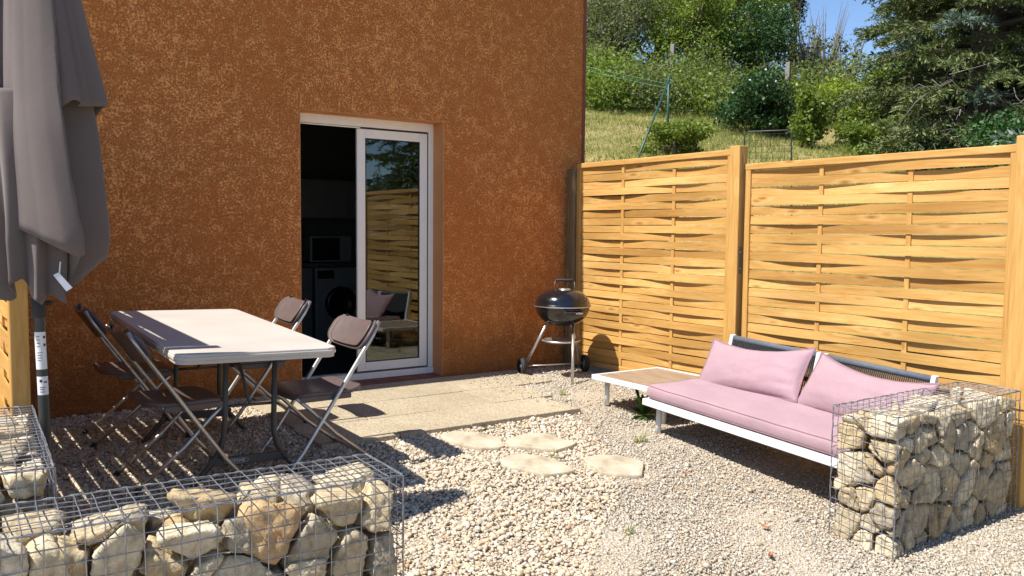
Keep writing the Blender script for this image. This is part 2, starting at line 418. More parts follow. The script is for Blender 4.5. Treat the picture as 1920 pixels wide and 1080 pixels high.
# ------------------------------------------------------------------ ground and hill
def build_ground():
    xs = np.concatenate([[-300, -80, -30, -12, -6, -3], np.arange(-2, 6.01, .08), [7, 9, 14, 30, 80, 300]])
    ys = np.concatenate([[-300, -80, -30, -12, -6, -2], np.arange(0, 7.01, .08), [9, 14, 30, 80, 300]])
    X, Y = np.meshgrid(xs, ys); Z = ground_z(X, Y)
    near = (X > -2.1) & (X < 6.05) & (Y > -.1) & (Y < 7.05)
    R = np.zeros_like(Z)
    for i in range(X.shape[0]):
        for j in range(X.shape[1]):
            if near[i, j]: R[i, j] = noise.noise(Vector((X[i, j] * 1.7, Y[i, j] * 1.7, 0))) * .012 + noise.noise(Vector((X[i, j] * 6, Y[i, j] * 6, 3))) * .005
    Z = Z + R - .006
    n, m = X.shape; V = np.stack([X, Y, Z], -1).reshape(-1, 3)
    I = np.arange(n * m).reshape(n, m)
    F = np.stack([I[:-1, :-1], I[:-1, 1:], I[1:, 1:], I[1:, :-1]], -1).reshape(-1, 4)
    tag(npmesh('ground', V, F, 'gravel_bed', None, True), 'pale gravel and pebble yard sloping gently away from the house', 'ground', kind='structure')
build_ground()

def hill_z(x, y):
    s = 2.12 + .083 * (x - 6.95) + .279 * (y - 7.44)
    s = np.where(s > 3.9, 3.9 + .22 * (s - 3.9), s)
    s = np.where(s < 1.0, 1.0 + .3 * (s - 1.0), s)
    w = sstep(5.2, 6.5, x)
    return s * w - .12 * (1 - w)
def build_hill():
    xs = np.concatenate([np.arange(5.19, 22, .22), [24, 28, 34, 45, 70, 120, 300]])
    ys = np.concatenate([[-200, -60, -20, -8, -3], np.arange(-1, 26, .22), [28, 33, 42, 60, 110, 300]])
    X, Y = np.meshgrid(xs, ys); Z = hill_z(X, Y)
    for i in range(X.shape[0]):
        for j in range(X.shape[1]):
            if 5.6 < X[i, j] < 24: Z[i, j] += noise.noise(Vector((X[i, j] * .6, Y[i, j] * .6, 5))) * .12 + noise.noise(Vector((X[i, j] * 2.5, Y[i, j] * 2.5, 1))) * .04
    n, m = X.shape; V = np.stack([X, Y, Z], -1).reshape(-1, 3); I = np.arange(n * m).reshape(n, m)
    F = np.stack([I[:-1, :-1], I[:-1, 1:], I[1:, 1:], I[1:, :-1]], -1).reshape(-1, 4)
    tag(npmesh('hill', V, F, 'dry_grass_soil', None, True), 'sunlit hillside of dry grass rising behind the fence', 'hill', kind='structure')
build_hill()

# ------------------------------------------------------------------ house
WY = 6.21; DX0, DX1, DTOP = 2.40, 3.65, 2.15; HX0, HX1, HY1, HTOP = -7.0, 5.165, 12.5, 3.66
def build_house():
    h = empty('house', (0, WY, 0), 'orange roughcast house wall with a white sliding glass door', 'house')
    def P(mb, name, mat, parent=h, **k): 
        o = mb.build(name, mat, None, **k); o.parent = parent; o.matrix_parent_inverse = Matrix.Translation((0, -WY, 0)); return o
    m = MB(); T = .30
    m.box(HX0, WY, -.4, DX0, WY + T, HTOP); m.box(DX1, WY, -.4, HX1, WY + T, HTOP)
    m.box(DX0, WY, DTOP, DX1, WY + T, HTOP); m.box(DX0, WY + .001, -.4, DX1, WY + T, -.03)
    wall = P(m, 'wall', 'crushed_render')
    m = MB(); m.box(HX1 - .3, WY + T, -.4, HX1 - .001, HY1, HTOP); m.box(HX0, HY1, -.4, HX1 - .001, HY1 + .3, HTOP); m.box(HX0, WY + T, -.4, HX0 + .3, HY1, HTOP)
    P(m, 'side_wall', 'crushed_render')
    # reveal lining, 3 mm proud of the opening faces
    m = MB(); q = .004
    m.box(DX1 - q, WY - .002, -.03, DX1 + .0, WY + .22, DTOP - q); m.box(DX0, WY - .002, -.03, DX0 + q, WY + .22, DTOP - q); m.box(DX0, WY - .002, DTOP - q, DX1, WY + .22, DTOP)
    P(m, 'door_reveal', 'smooth_orange_render')
    m = MB(); m.box(HX1 - .028, WY - .006, 1.80, HX1 + .006, WY + .03, HTOP - .1)
    P(m, 'corner_trim', 'corner_red')
    # roof with a shallow eave that keeps the wall in shade
    m = MB(); m.box(HX0 - .4, WY - EAVE, HTOP, HX1 + .01, HY1 + .5, HTOP + .14)
    P(m, 'roof', 'roof_tile')
    # room
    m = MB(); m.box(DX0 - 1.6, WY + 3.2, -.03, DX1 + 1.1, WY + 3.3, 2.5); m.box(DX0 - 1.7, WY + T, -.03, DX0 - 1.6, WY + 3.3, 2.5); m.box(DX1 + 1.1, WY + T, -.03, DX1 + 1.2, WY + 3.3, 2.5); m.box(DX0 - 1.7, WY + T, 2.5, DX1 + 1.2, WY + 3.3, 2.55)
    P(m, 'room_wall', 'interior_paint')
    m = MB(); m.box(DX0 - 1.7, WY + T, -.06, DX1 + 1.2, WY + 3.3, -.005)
    P(m, 'room_floor', 'interior_floor')
    # terracotta sill, tiles 4 mm joints
    m = MB(); x = DX0 + .006
    while x < DX1 - .02:
        x1 = min(x + .205, DX1 - .006); m.box(x, WY - .045, -.03, x1, WY + .17, .022); x = x1 + .005
    P(m, 'door_sill', 'terracotta', bevel=.006)
    # white outer frame
    fy0, fy1 = WY + .165, WY + .245
    m = MB()
    m.box(DX0 + .004, fy0, .02, DX0 + .05, fy1, DTOP - .004); m.box(DX1 - .05, fy0, .075, DX1 - .004, fy1, DTOP - .004)
    m.box(DX0 + .05, fy0, DTOP - .075, DX1 - .05, fy1, DTOP - .004)
    m.box(DX0 + .05, fy0 - .012, .023, DX1 - .004, fy1, .073)
    m.box(DX0 + .05, fy0 + .018, DTOP - .087, DX1 - .05, fy0 + .024, DTOP - .077)
    fr = P(m, 'door_frame', 'upvc', bevel=.004)
    m = MB(); m.box(DX1 - .058, fy0 + .012, .085, DX1 - .051, fy0 + .05, DTOP - .085); m.box(2.98, fy0 + .012, DTOP - .0885, DX1 - .058, fy0 + .05, DTOP - .0765)
    P(m, 'frame_gasket', 'seal_black')
    # sliding sashes, both slid to the right
    def sash(name, x0, x1, y0, y1, label):
        m = MB(); z0, z1 = .088, DTOP - .09; s = .072
        m.box(x0, y0, z0, x0 + s, y1, z1); m.box(x1 - s, y0, z0, x1, y1, z1); m.box(x0 + s, y0, z0, x1 - s, y1, z0 + s); m.box(x0 + s, y0, z1 - s, x1 - s, y1, z1)
        so_ = P(m, name, 'upvc', bevel=.004); so_['label'] = label
        m = MB(); m.box(x0 + s - .004, y0 + .008, z0 + s - .004, x1 - s + .004, y0 + .014, z1 - s + .004)
        m2 = MB(); g = .008
        m2.box(x0 + s, y0 + .003, z0 + s, x0 + s + g, y0 + .0075, z1 - s); m2.box(x1 - s - g, y0 + .003, z0 + s, x1 - s, y0 + .0075, z1 - s)
        m2.box(x0 + s + g, y0 + .003, z0 + s, x1 - s - g, y0 + .0075, z0 + s + g); m2.box(x0 + s + g, y0 + .003, z1 - s - g, x1 - s - g, y0 + .0075, z1 - s)
        for mm, nm, mt in ((m, 'pane', 'pane_glass'), (m2, 'pane_seal', 'seal_black')):
            o = mm.build(nm, mt, None); o.parent = so_; o.matrix_parent_inverse = Matrix.Translation((0, 0, 0))
        return so_
    sash('sliding_door', 2.945, DX1 - .06, fy0 + .006, fy0 + .034, 'front sliding glass sash reflecting the woven fence')
EAVE = .17
build_house()

def build_kitchen():
    # counter and appliances in the dark room
    y0 = WY + 2.4
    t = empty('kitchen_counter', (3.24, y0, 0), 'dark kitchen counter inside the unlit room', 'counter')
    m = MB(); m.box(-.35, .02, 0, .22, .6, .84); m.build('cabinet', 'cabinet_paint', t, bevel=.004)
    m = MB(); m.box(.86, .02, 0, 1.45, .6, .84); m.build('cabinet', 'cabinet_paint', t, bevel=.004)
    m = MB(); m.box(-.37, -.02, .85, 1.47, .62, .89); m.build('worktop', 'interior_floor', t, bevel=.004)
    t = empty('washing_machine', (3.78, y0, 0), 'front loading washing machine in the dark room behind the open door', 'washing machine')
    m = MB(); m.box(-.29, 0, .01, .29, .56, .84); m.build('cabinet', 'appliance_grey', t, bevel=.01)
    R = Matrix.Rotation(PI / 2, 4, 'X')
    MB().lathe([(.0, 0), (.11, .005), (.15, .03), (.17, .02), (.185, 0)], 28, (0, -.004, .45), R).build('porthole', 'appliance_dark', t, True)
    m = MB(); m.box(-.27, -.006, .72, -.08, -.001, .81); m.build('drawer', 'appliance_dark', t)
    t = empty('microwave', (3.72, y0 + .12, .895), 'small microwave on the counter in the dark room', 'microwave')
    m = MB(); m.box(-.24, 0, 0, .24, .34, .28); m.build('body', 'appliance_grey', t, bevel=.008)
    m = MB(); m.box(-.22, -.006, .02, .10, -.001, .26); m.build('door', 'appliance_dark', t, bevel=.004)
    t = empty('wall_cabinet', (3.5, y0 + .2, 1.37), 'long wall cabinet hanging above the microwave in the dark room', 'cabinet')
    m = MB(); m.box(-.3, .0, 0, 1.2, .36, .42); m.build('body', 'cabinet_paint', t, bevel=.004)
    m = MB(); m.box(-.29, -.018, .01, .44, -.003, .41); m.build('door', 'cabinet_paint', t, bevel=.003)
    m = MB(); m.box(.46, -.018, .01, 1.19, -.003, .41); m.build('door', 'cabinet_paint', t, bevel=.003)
build_kitchen()

# ------------------------------------------------------------------ patio slabs and stepping stones
def build_slabs():
    rows = [(4.555, 5.028, 1.88, 3.80, .505), (5.036, 5.520, 1.90, 3.93, .505), (5.534, 6.02, 1.90, 4.42, .80)]
    rows.append((6.026, 6.155, 2.0, 4.3, 1.2))
    k = 0
    names = ['front', 'second', 'third', 'wallside']
    lab = ['front row of the patio, nearest the stepping stones', 'second row of the patio from the stepping stones', 'long row of the patio before the doorstep', 'narrow row of the patio against the house wall']
    for ri, (y0, y1, x0, x1, w) in enumerate(rows):
        x = x0; j = 0; n = math.ceil((x1 - x0 - .12) / w)
        while x < x1 - .12:
            xe = min(x + w, x1)
            m = MB(); dz = random.uniform(-.0015, .0015)
            m.box(x, y0, -.045, xe - .005, y1, .018 + dz)
            o = m.build('paving_slab', 'exposed_aggregate', bevel=.004)
            tag(o, 'sandy aggregate slab, number %d from the left in the %s' % (j + 1, lab[ri]), 'paving slab', 'aggregate slabs of the patio')
            x = xe + .001; j += 1
build_slabs()

STONES = [([(2.608, 4.463), (2.736, 4.524), (2.829, 4.442), (2.908, 4.341), (2.924, 4.282), (2.864, 4.136), (2.808, 4.125), (2.709, 4.159), (2.63, 4.278), (2.602, 4.402)], 'pale stepping stone at the left, nearest the patio edge'),
          ([(2.925, 4.218), (3.021, 4.264), (3.164, 4.279), (3.266, 4.221), (3.263, 4.117), (3.311, 4.008), (3.253, 3.972), (3.1, 3.945), (3.039, 3.997), (2.892, 4.131)][::1], 'pale stepping stone at the back right, with a weed at its front edge'),
          ([(2.703, 3.969), (2.802, 4.001), (2.893, 3.982), (2.974, 3.899), (2.996, 3.811), (2.999, 3.68), (2.981, 3.626), (2.907, 3.62), (2.79, 3.655), (2.701, 3.809), (2.682, 3.913)], 'pale stepping stone at the front left, whiter along its raised left rim'),
          ([(3.175, 3.785), (3.277, 3.783), (3.393, 3.73), (3.451, 3.612), (3.441, 3.55), (3.291, 3.408), (3.211, 3.436), (3.096, 3.531), (3.128, 3.631), (3.148, 3.741)], 'pale stepping stone at the right, apart from the other three')]
def build_steps():
    for poly, lab in STONES:
        cx = sum(p[0] for p in poly) / len(poly); cy = sum(p[1] for p in poly) / len(poly)
        n = len(poly); P2 = []
        for i in range(n):      # subdivided, slightly wavy outline
            a, b = Vector(poly[i]), Vector(poly[(i + 1) % n]); c = Vector(poly[i - 1]); d = Vector(poly[(i + 2) % n])
            for k in range(6):
                t = k / 6; p = .5 * ((2 * a) + (b - c) * t + (2 * c - 5 * a + 4 * b - d) * t * t + (3 * a - c - 3 * b + d) * t ** 3)
                lin = a.lerp(b, t); p = lin.lerp(p, .28)
                w = noise.noise(Vector((p.x * 14, p.y * 14, 2))) * .006
                p = p + (p - Vector((cx, cy))).normalized() * w
                P2.append((p.x - cx, p.y - cy))
        m = MB(); nn = len(P2); rings = [(1.0, -.045), (1.0, .012), (.985, .020), (.9, .0235), (.6, .025), (.25, .025)]
        vs = [(x * s, y * s, z + (noise.noise(Vector((x * s * 9 + cx, y * s * 9 + cy, 1))) * .003 if z > .02 else 0) - .088 * y * s * -1 * .9) for s, z in rings for x, y in P2]
        fs = [(i * nn + k, i * nn + (k + 1) % nn, (i + 1) * nn + (k + 1) % nn, (i + 1) * nn + k) for i in range(len(rings) - 1) for k in range(nn)]
        fs.append(tuple((len(rings) - 1) * nn + k for k in range(nn)))
        m.add(vs, fs)
        o = m.build('stepping_stone', 'stepping_stone', None, loc=(cx, cy, gz(cx, cy)), smooth=False)
        tag(o, lab, 'stepping stone', 'stepping stones in the pebbles')
build_steps()

# ------------------------------------------------------------------ loose stones
def inpoly(x, y, poly):
    c = np.zeros(x.shape, bool); n = len(poly)
    for i in range(n):
        (x0, y0), (x1, y1) = poly[i], poly[(i + 1) % n]
        cond = ((y0 > y) != (y1 > y)) & (x < (x1 - x0) * (y - y0) / (y1 - y0 + 1e-12) + x0); c ^= cond
    return c
def blocked(x, y):
    b = (x > 1.88) & (x < 3.80) & (y > 4.56) & (y < 5.03)
    b |= (x > 1.90) & (x < 3.92) & (y > 5.03) & (y < 5.53) & ~((x > 3.80) & (noise_arr(x, y, 5) > .1))
    b |= (x > 1.90) & (x < 4.30) & (y > 5.53) & (y < 6.03)
    b |= y > 6.2
    for poly, _ in STONES:
        cx = sum(p[0] for p in poly) / len(poly); cy = sum(p[1] for p in poly) / len(poly)
        b |= inpoly(x, y, [((p[0] - cx) * 1.0 + cx, (p[1] - cy) * 1.0 + cy) for p in poly])
    return b
def noise_arr(x, y, s):
    return np.sin(x * s * 1.3 + 1.7 * np.sin(y * s * .9 + 1)) * .5 + np.sin(y * s * 1.7 + 2.1 * np.sin(x * s * 1.1)) * .5
def cube_sphere(n=2):
    import itertools
    lin = np.linspace(-1, 1, n + 1); V = []; idx = {}; F = []
    def vid(p):
        k = tuple(np.round(p, 5))
        if k not in idx: idx[k] = len(V); V.append(p)
        return idx[k]
    for ax in range(3):
        for sgn in (-1, 1):
            for i in range(n):
                for j in range(n):
                    q = []
                    for (a, b) in ((i, j), (i + 1, j), (i + 1, j + 1), (i, j + 1)):
                        p = np.zeros(3); p[ax] = sgn; p[(ax + 1) % 3] = lin[a]; p[(ax + 2) % 3] = lin[b]; q.append(vid(p))
                    F.append(q if sgn > 0 else q[::-1])
    V = np.array(V); V = V / np.linalg.norm(V, axis=1)[:, None]
    return V, np.array(F)
def scatter_stones(name, x, y, z, size, mat, label, n=2, flat=.6, rough=.18, smooth=True, sink=.25):
    V0, F0 = cube_sphere(n); k = len(x); nv = len(V0)
    sc = np.stack([size * rng.uniform(.8, 1.35, k), size * rng.uniform(.65, 1.0, k), size * rng.uniform(flat * .7, flat * 1.3, k)], -1)
    V = V0[None] * (1 + rng.normal(0, rough, (k, nv))[:, :, None]) * sc[:, None, :] * .5
    tx = rng.normal(0, .35, k); ty = rng.normal(0, .35, k); tz = rng.uniform(0, 2 * PI, k)
    c, s = np.cos(tx)[:, None], np.sin(tx)[:, None]; Y, Z = V[..., 1] * c - V[..., 2] * s, V[..., 1] * s + V[..., 2] * c; V[..., 1], V[..., 2] = Y, Z
    c, s = np.cos(ty)[:, None], np.sin(ty)[:, None]; X, Z = V[..., 0] * c + V[..., 2] * s, -V[..., 0] * s + V[..., 2] * c; V[..., 0], V[..., 2] = X, Z
    c, s = np.cos(tz)[:, None], np.sin(tz)[:, None]; X, Y = V[..., 0] * c - V[..., 1] * s, V[..., 0] * s + V[..., 1] * c; V[..., 0], V[..., 1] = X, Y
    V += np.stack([x, y, z + sc[:, 2] * sink], -1)[:, None, :]
    F = (F0[None] + (np.arange(k) * nv)[:, None, None]).reshape(-1, 4)
    o = npmesh(name, V.reshape(-1, 3), F, mat, None, smooth)
    return tag(o, label, 'gravel', kind='stuff')
def pebble_zone(x, y):
    w = noise_arr(x, y, 2.2) * .12
    lim = np.interp(y, [2.0, 2.6, 3.2, 3.8, 4.3, 4.6, 5.0], [1.75, 2.15, 2.9, 3.5, 3.75, 3.72, 3.5])
    return (x < lim + w) & (x > -.5) & (y < 6.2) & ((y < 5.0) | (x < 1.95))
def build_loose():
    k = 95000
    x = rng.uniform(-.2, 3.9, k); y = rng.uniform(1.7, 6.2, k)
    keep = pebble_zone(x, y) & ~blocked(x, y); x, y = x[keep], y[keep]
    size = rng.lognormal(math.log(.0155), .36, len(x)); lay = rng.uniform(0, .007, len(x))
    scatter_stones('pebbles', x, y, ground_z(x, y) + lay - .004, size, 'pebble', 'rounded beige and pinkish pebbles around the stepping stones and under the table', 2, .62, .06)
    k = 300000
    x = rng.uniform(1.3, 5.0, k); y = rng.uniform(1.2, 6.2, k)
    keep = ~blocked(x, y) & (~pebble_zone(x, y) | (rng.uniform(0, 1, k) < .12)) & (rng.uniform(0, 1, k) < .62 + .55 * noise_arr(x, y, 1.9)); x, y = x[keep], y[keep]
    size = rng.lognormal(math.log(.0100), .40, len(x))
    scatter_stones('crushed_gravel', x, y, ground_z(x, y) - .002, size, 'crushed_gravel', 'fine angular cream gravel covering the right of the yard', 1, .75, .20, False)
    # the stretch beyond the right fence post, and crumbs lying over the slab edges
    k = 3500
    x = rng.uniform(3.2, 4.9, k); y = rng.uniform(4.6, 6.2, k); pr_ = np.clip((x - 3.6) * 1.6, 0, 1); keep = rng.uniform(0, 1, k) < pr_ ; keep &= blocked(x, y)
    x, y = x[keep], y[keep]; size = rng.lognormal(math.log(.011), .3, len(x))
    scatter_stones('scattered_grit', x, y, np.full(len(x), .020), size, 'crushed_gravel', 'loose grit spilled over the right end of the patio slabs', 1, .75, .2, False)
build_loose()

# ------------------------------------------------------------------ gabions
def ico(sub):
    import bmesh
    bm = bmesh.new(); bmesh.ops.create_icosphere(bm, subdivisions=sub, radius=1)
    V = np.array([v.co[:] for v in bm.verts]); F = np.array([[v.index for v in f.verts] for f in bm.faces]); bm.free(); return V, F
ICO = ico(4)
def make_rock(planes_n, planes_d, seed, name, mat, p=30, amp=.13):
    V, F = ICO; r2 = np.random.default_rng(seed)
    en = r2.normal(0, 1, (9, 3)); en /= np.linalg.norm(en, axis=1)[:, None]
    md = np.median(planes_d); ed = md * r2.uniform(.85, 1.25, 9)
    n = np.vstack([planes_n, en]); d = np.r_[planes_d, ed]
    q = np.clip(V @ n.T, 0, None) / d[None]
    r = (q ** p).sum(1) ** (-1 / p)
    P = V * r[:, None]
    nz = np.array([noise.fractal(Vector(v) * 2.2 + Vector((seed * 3.1, 0, 0)), .6, 2.2, 5) for v in V])
    P *= (1 + amp * nz)[:, None]
    me = bpy.data.meshes.new(name); me.vertices.add(len(P)); me.vertices.foreach_set('co', P.astype(np.float32).ravel())
    me.loops.add(F.size); me.loops.foreach_set('vertex_index', F.astype(np.int32).ravel()); me.polygons.add(len(F)); me.polygons.foreach_set('loop_start', np.arange(0, F.size, 3, dtype=np.int32))
    me.update(calc_edges=True); me.shade_smooth()
    return link(name, me, mat)
def gabion(x0, x1, y0, y1, z0, z1, rz, pivot, lab, rocklab, rockgrp, cell=.135, seed=1, wob=.002, top_drop=.03, rusty=(), visible=lambda p: True, cage_grp='wire gabion cages', wr=.0021, rp=24, ra=.12, side='right', seen=lambda p, lay, j, i, ny, nx: True):
    flip = side == 'near end'
    ordw = lambda n: ['first', 'second', 'third', 'fourth', 'fifth', 'sixth', 'seventh', 'eighth', 'ninth', 'tenth', '11th', '12th', '13th', '14th', '15th', '16th'][n]
    """axis-aligned box in a frame turned by rz about pivot"""
    g = empty('gabion_cage', (*pivot, z0), lab, 'gabion', cage_grp, rz)
    X0, X1, Y0, Y1 = x0 - pivot[0], x1 - pivot[0], y0 - pivot[1], y1 - pivot[1]; H = z1 - z0
    r3 = random.Random(seed); s = .0515
    def wire(m, a, b, k=1.0):
        a, b = Vector(a), Vector(b); L = (b - a).length; n = max(2, int(L / .05)); d = (b - a)
        ph = r3.uniform(0, 6); path = []
        for i in range(n + 1):
            t = i / n; p = a + d * t
            w = wob * k * math.sin(PI * t) ** .3
            path.append(p + Vector((noise.noise(p * 9 + Vector((ph, 0, 0))), noise.noise(p * 9 + Vector((0, ph, 3))), noise.noise(p * 9 + Vector((5, 0, ph))))) * w)
        m.tube(path, wr, 5, False)
    def panel(name, o, u, v, nrm, Lu, Lv):
        m = MB(); o, u, v, nrm = map(Vector, (o, u, v, nrm)); nu, nv = round(Lu / s), round(Lv / s); e_ = .0022
        for i in range(nu + 1):
            q = o + u * (Lu * i / nu) + nrm * e_; wire(m, q, q + v * Lv)
        for j in range(nv + 1):
            q = o + v * (Lv * j / nv) - nrm * e_; wire(m, q, q + u * Lu)
        m.build(name, 'galvanised_wire', g, True)
    ex, ey, ez = (1, 0, 0), (0, 1, 0), (0, 0, 1)
    panel('front_mesh', (X0, Y0, 0), ex, ez, (0, -1, 0), X1 - X0, H); panel('back_mesh', (X0, Y1, 0), ex, ez, (0, 1, 0), X1 - X0, H)
    panel('end_mesh', (X0, Y0, 0), ey, ez, (-1, 0, 0), Y1 - Y0, H); panel('end_mesh', (X1, Y0, 0), ey, ez, (1, 0, 0), Y1 - Y0, H)
    panel('lid_mesh', (X0, Y0, H), ex, ey, (0, 0, 1), X1 - X0, Y1 - Y0)
    m = MB()
    for (a, b) in (((X0, Y0, H), (X1, Y0, H)), ((X0, Y1, H), (X1, Y1, H)), ((X0, Y0, H), (X0, Y1, H)), ((X1, Y0, H), (X1, Y1, H)), ((X0, Y0, 0), (X0, Y0, H)), ((X1, Y0, 0), (X1, Y0, H)), ((X0, Y1, 0), (X0, Y1, H)), ((X1, Y1, 0), (X1, Y1, H))):
        a, b = Vector(a), Vector(b); n = int((b - a).length / .012); path = []
        t_ = (b - a).normalized(); p1 = t_.orthogonal().normalized(); p2 = t_.cross(p1)
        for i in range(n + 1):
            an = i * 1.05; path.append(a + (b - a) * i / n + (p1 * math.cos(an) + p2 * math.sin(an)) * .0032)
        m.tube(path, .0015, 4, False)
    m.build('edge_spiral', 'galvanised_wire', g, True)
    # rocks: a jittered lattice of seeds, each rock the rounded Voronoi cell of its seed
    gp = .012; bx = (X0 + gp, X1 - gp, Y0 + gp, Y1 - gp, .0, H - gp)
    cl_ = cell; nx, ny, nz = max(2, round((bx[1] - bx[0]) / (cell * 1.18))), max(2, round((bx[3] - bx[2]) / (cell * 1.05))), max(2, round((H) / (cell * .78)))
    S = []; IDX = []
    for k in range(nz):
        for j in range(ny):
            for i in range(nx + (k + j) % 2):
                px = bx[0] + (bx[1] - bx[0]) * (i + .5 - .5 * ((k + j) % 2)) / nx; py = bx[2] + (bx[3] - bx[2]) * (j + .5) / ny; pz = (k + .5) / nz * (H - .02)
                p = np.array([px + r3.uniform(-.46, .46) * cell, py + r3.uniform(-.36, .36) * cell, pz + r3.uniform(-.44, .44) * cell])
                p = np.clip(p, [bx[0] + .03, bx[2] + .03, .03], [bx[1] - .03, bx[3] - .03, H - .05]); S.append(p); IDX.append((nz - 1 - k, j, i, ny, nx + (k + j) % 2))
    S = np.array(S); WT = np.array([r3.uniform(-1, 1) ** 3 * .0075 for _ in S]); cR, sR = math.cos(rz), math.sin(rz)
    FV, FF, nfill = [], [], 0
    for i, p in enumerate(S):
        world = Vector((pivot[0] + p[0] * cR - p[1] * sR, pivot[1] + p[0] * sR + p[1] * cR, z0 + p[2]))
        if not visible(p): continue
        dlt = S - p; dist = np.linalg.norm(dlt, axis=1); nb = np.argsort(dist)[1:22]
        pn = dlt[nb] / dist[nb][:, None]; pd = dist[nb] * .5 + (WT[i] - WT[nb]) / (2 * dist[nb]); pd = np.maximum(pd, .022) - r3.uniform(.003, .013)
        td = r3.uniform(0, 1) ** 1.5 * top_drop
        bn = np.array([[1, 0, 0], [-1, 0, 0], [0, 1, 0], [0, -1, 0], [0, 0, 1], [0, 0, -1]], float)
        bd = np.array([bx[1] - p[0], p[0] - bx[0], bx[3] - p[1], p[1] - bx[2], H - gp - td - p[2], p[2] + .02])
        tilt = np.array([[r3.uniform(-.24, .24) for _ in range(3)] for _ in range(6)]); bn2 = bn + tilt; bn2 /= np.linalg.norm(bn2, axis=1)[:, None]
        rust = any((world - Vector(q)).length < .085 for q in rusty)
        vis = seen(p, *IDX[i])
        o = make_rock(np.vstack([pn, bn2]), np.r_[pd, bd * .97 - r3.uniform(0, .016)], seed * 1000 + i, 'rock', 'rust_limestone' if rust else 'limestone', rp, ra)
        if not vis:
            me = o.data; k = len(me.vertices); co = np.empty(k * 3, np.float32); me.vertices.foreach_get('co', co); co = co.reshape(-1, 3) + p
            FV.append(co); FF.append(ICO[1] + nfill); nfill += k; bpy.data.objects.remove(o); continue
        o.location = world; o.rotation_euler = (0, 0, rz)
        lay, j, ii, nyy, nxx = IDX[i]
        if nyy > nxx: j, ii, nyy, nxx = ii, nyy - 1 - j, nxx, nyy
        size = 'large' if np.median(pd) > cell * .56 else 'small' if np.median(pd) < cell * .46 else 'cream'
        row = 'front' if j == 0 else 'rear' if j == nyy - 1 else 'middle' if nyy < 4 else ('inner front', 'inner rear')[j > nyy / 2 - .5]
        if side == 'near end': row = {'front': 'left', 'rear': 'right'}.get(row, row)
        lb = '%s rock in the %s, %s layer, %s row, %s from the %s' % (('rust orange' if rust else size), rocklab, ['top', 'second', 'third', 'fourth', 'fifth', 'sixth', 'seventh'][lay], row, ordw(nxx - 1 - ii) if side == 'right' else ordw(ii), side)
        tag(o, lb, 'rock', rockgrp)
    if FV:
        o = npmesh('rock_fill', np.vstack(FV), np.vstack(FF), 'limestone', None, True); o.location = (*pivot, z0); o.rotation_euler = (0, 0, rz)
        tag(o, 'inner and lower rubble hidden behind the outer rocks of the ' + rocklab, 'rubble', kind='stuff')
    return g, S
RZ_R = math.radians(.8)
gabion(3.635, 4.83, 2.12, 2.45, -.235, .42, RZ_R, (3.635, 2.12), 'wire gabion of cream rocks at the right end of the sofa, by the fence post',
       'sofa gabion', 'rocks of the gabion beside the sofa', cell=.115, seed=3, seen=lambda p, lay, j, i, ny, nx: lay == 0 or j == 0 or i == 0, side='left', wr=.0017, rp=20, ra=.11, wob=.010, top_drop=.04)
gabion(-.35, 1.345, 2.555, 2.875, -.245, .415, math.radians(-2.5), (1.345, 2.555), 'long wire gabion of cream rocks across the foreground, in front of the table',
       'foreground gabion', 'rocks of the long foreground gabion', cell=.148, seed=5, wob=.004, top_drop=.075,
       seen=lambda p, lay, j, i, ny, nx: p[0] > -1.30 and (lay == 0 or (j == 0 and p[2] > .22) or (i == nx - 1 and p[2] > .22)), rusty=((.74, 2.66, .33), (.93, 2.60, .33)), cage_grp='wire gabion cages')
gabion(-.02, .338, 2.95, 4.02, -.18, .505, math.radians(-2.6), (.338, 2.95), 'wire gabion of cream rocks at the far left, beside the parasol pole',
       'far left gabion', 'rocks of the far left gabion', cell=.15, seed=8, wob=.006, top_drop=.04, side='near end', seen=lambda p, lay, j, i, ny, nx: p[0] > -.42 and (lay == 0 or (j == 0 and lay < 3)))

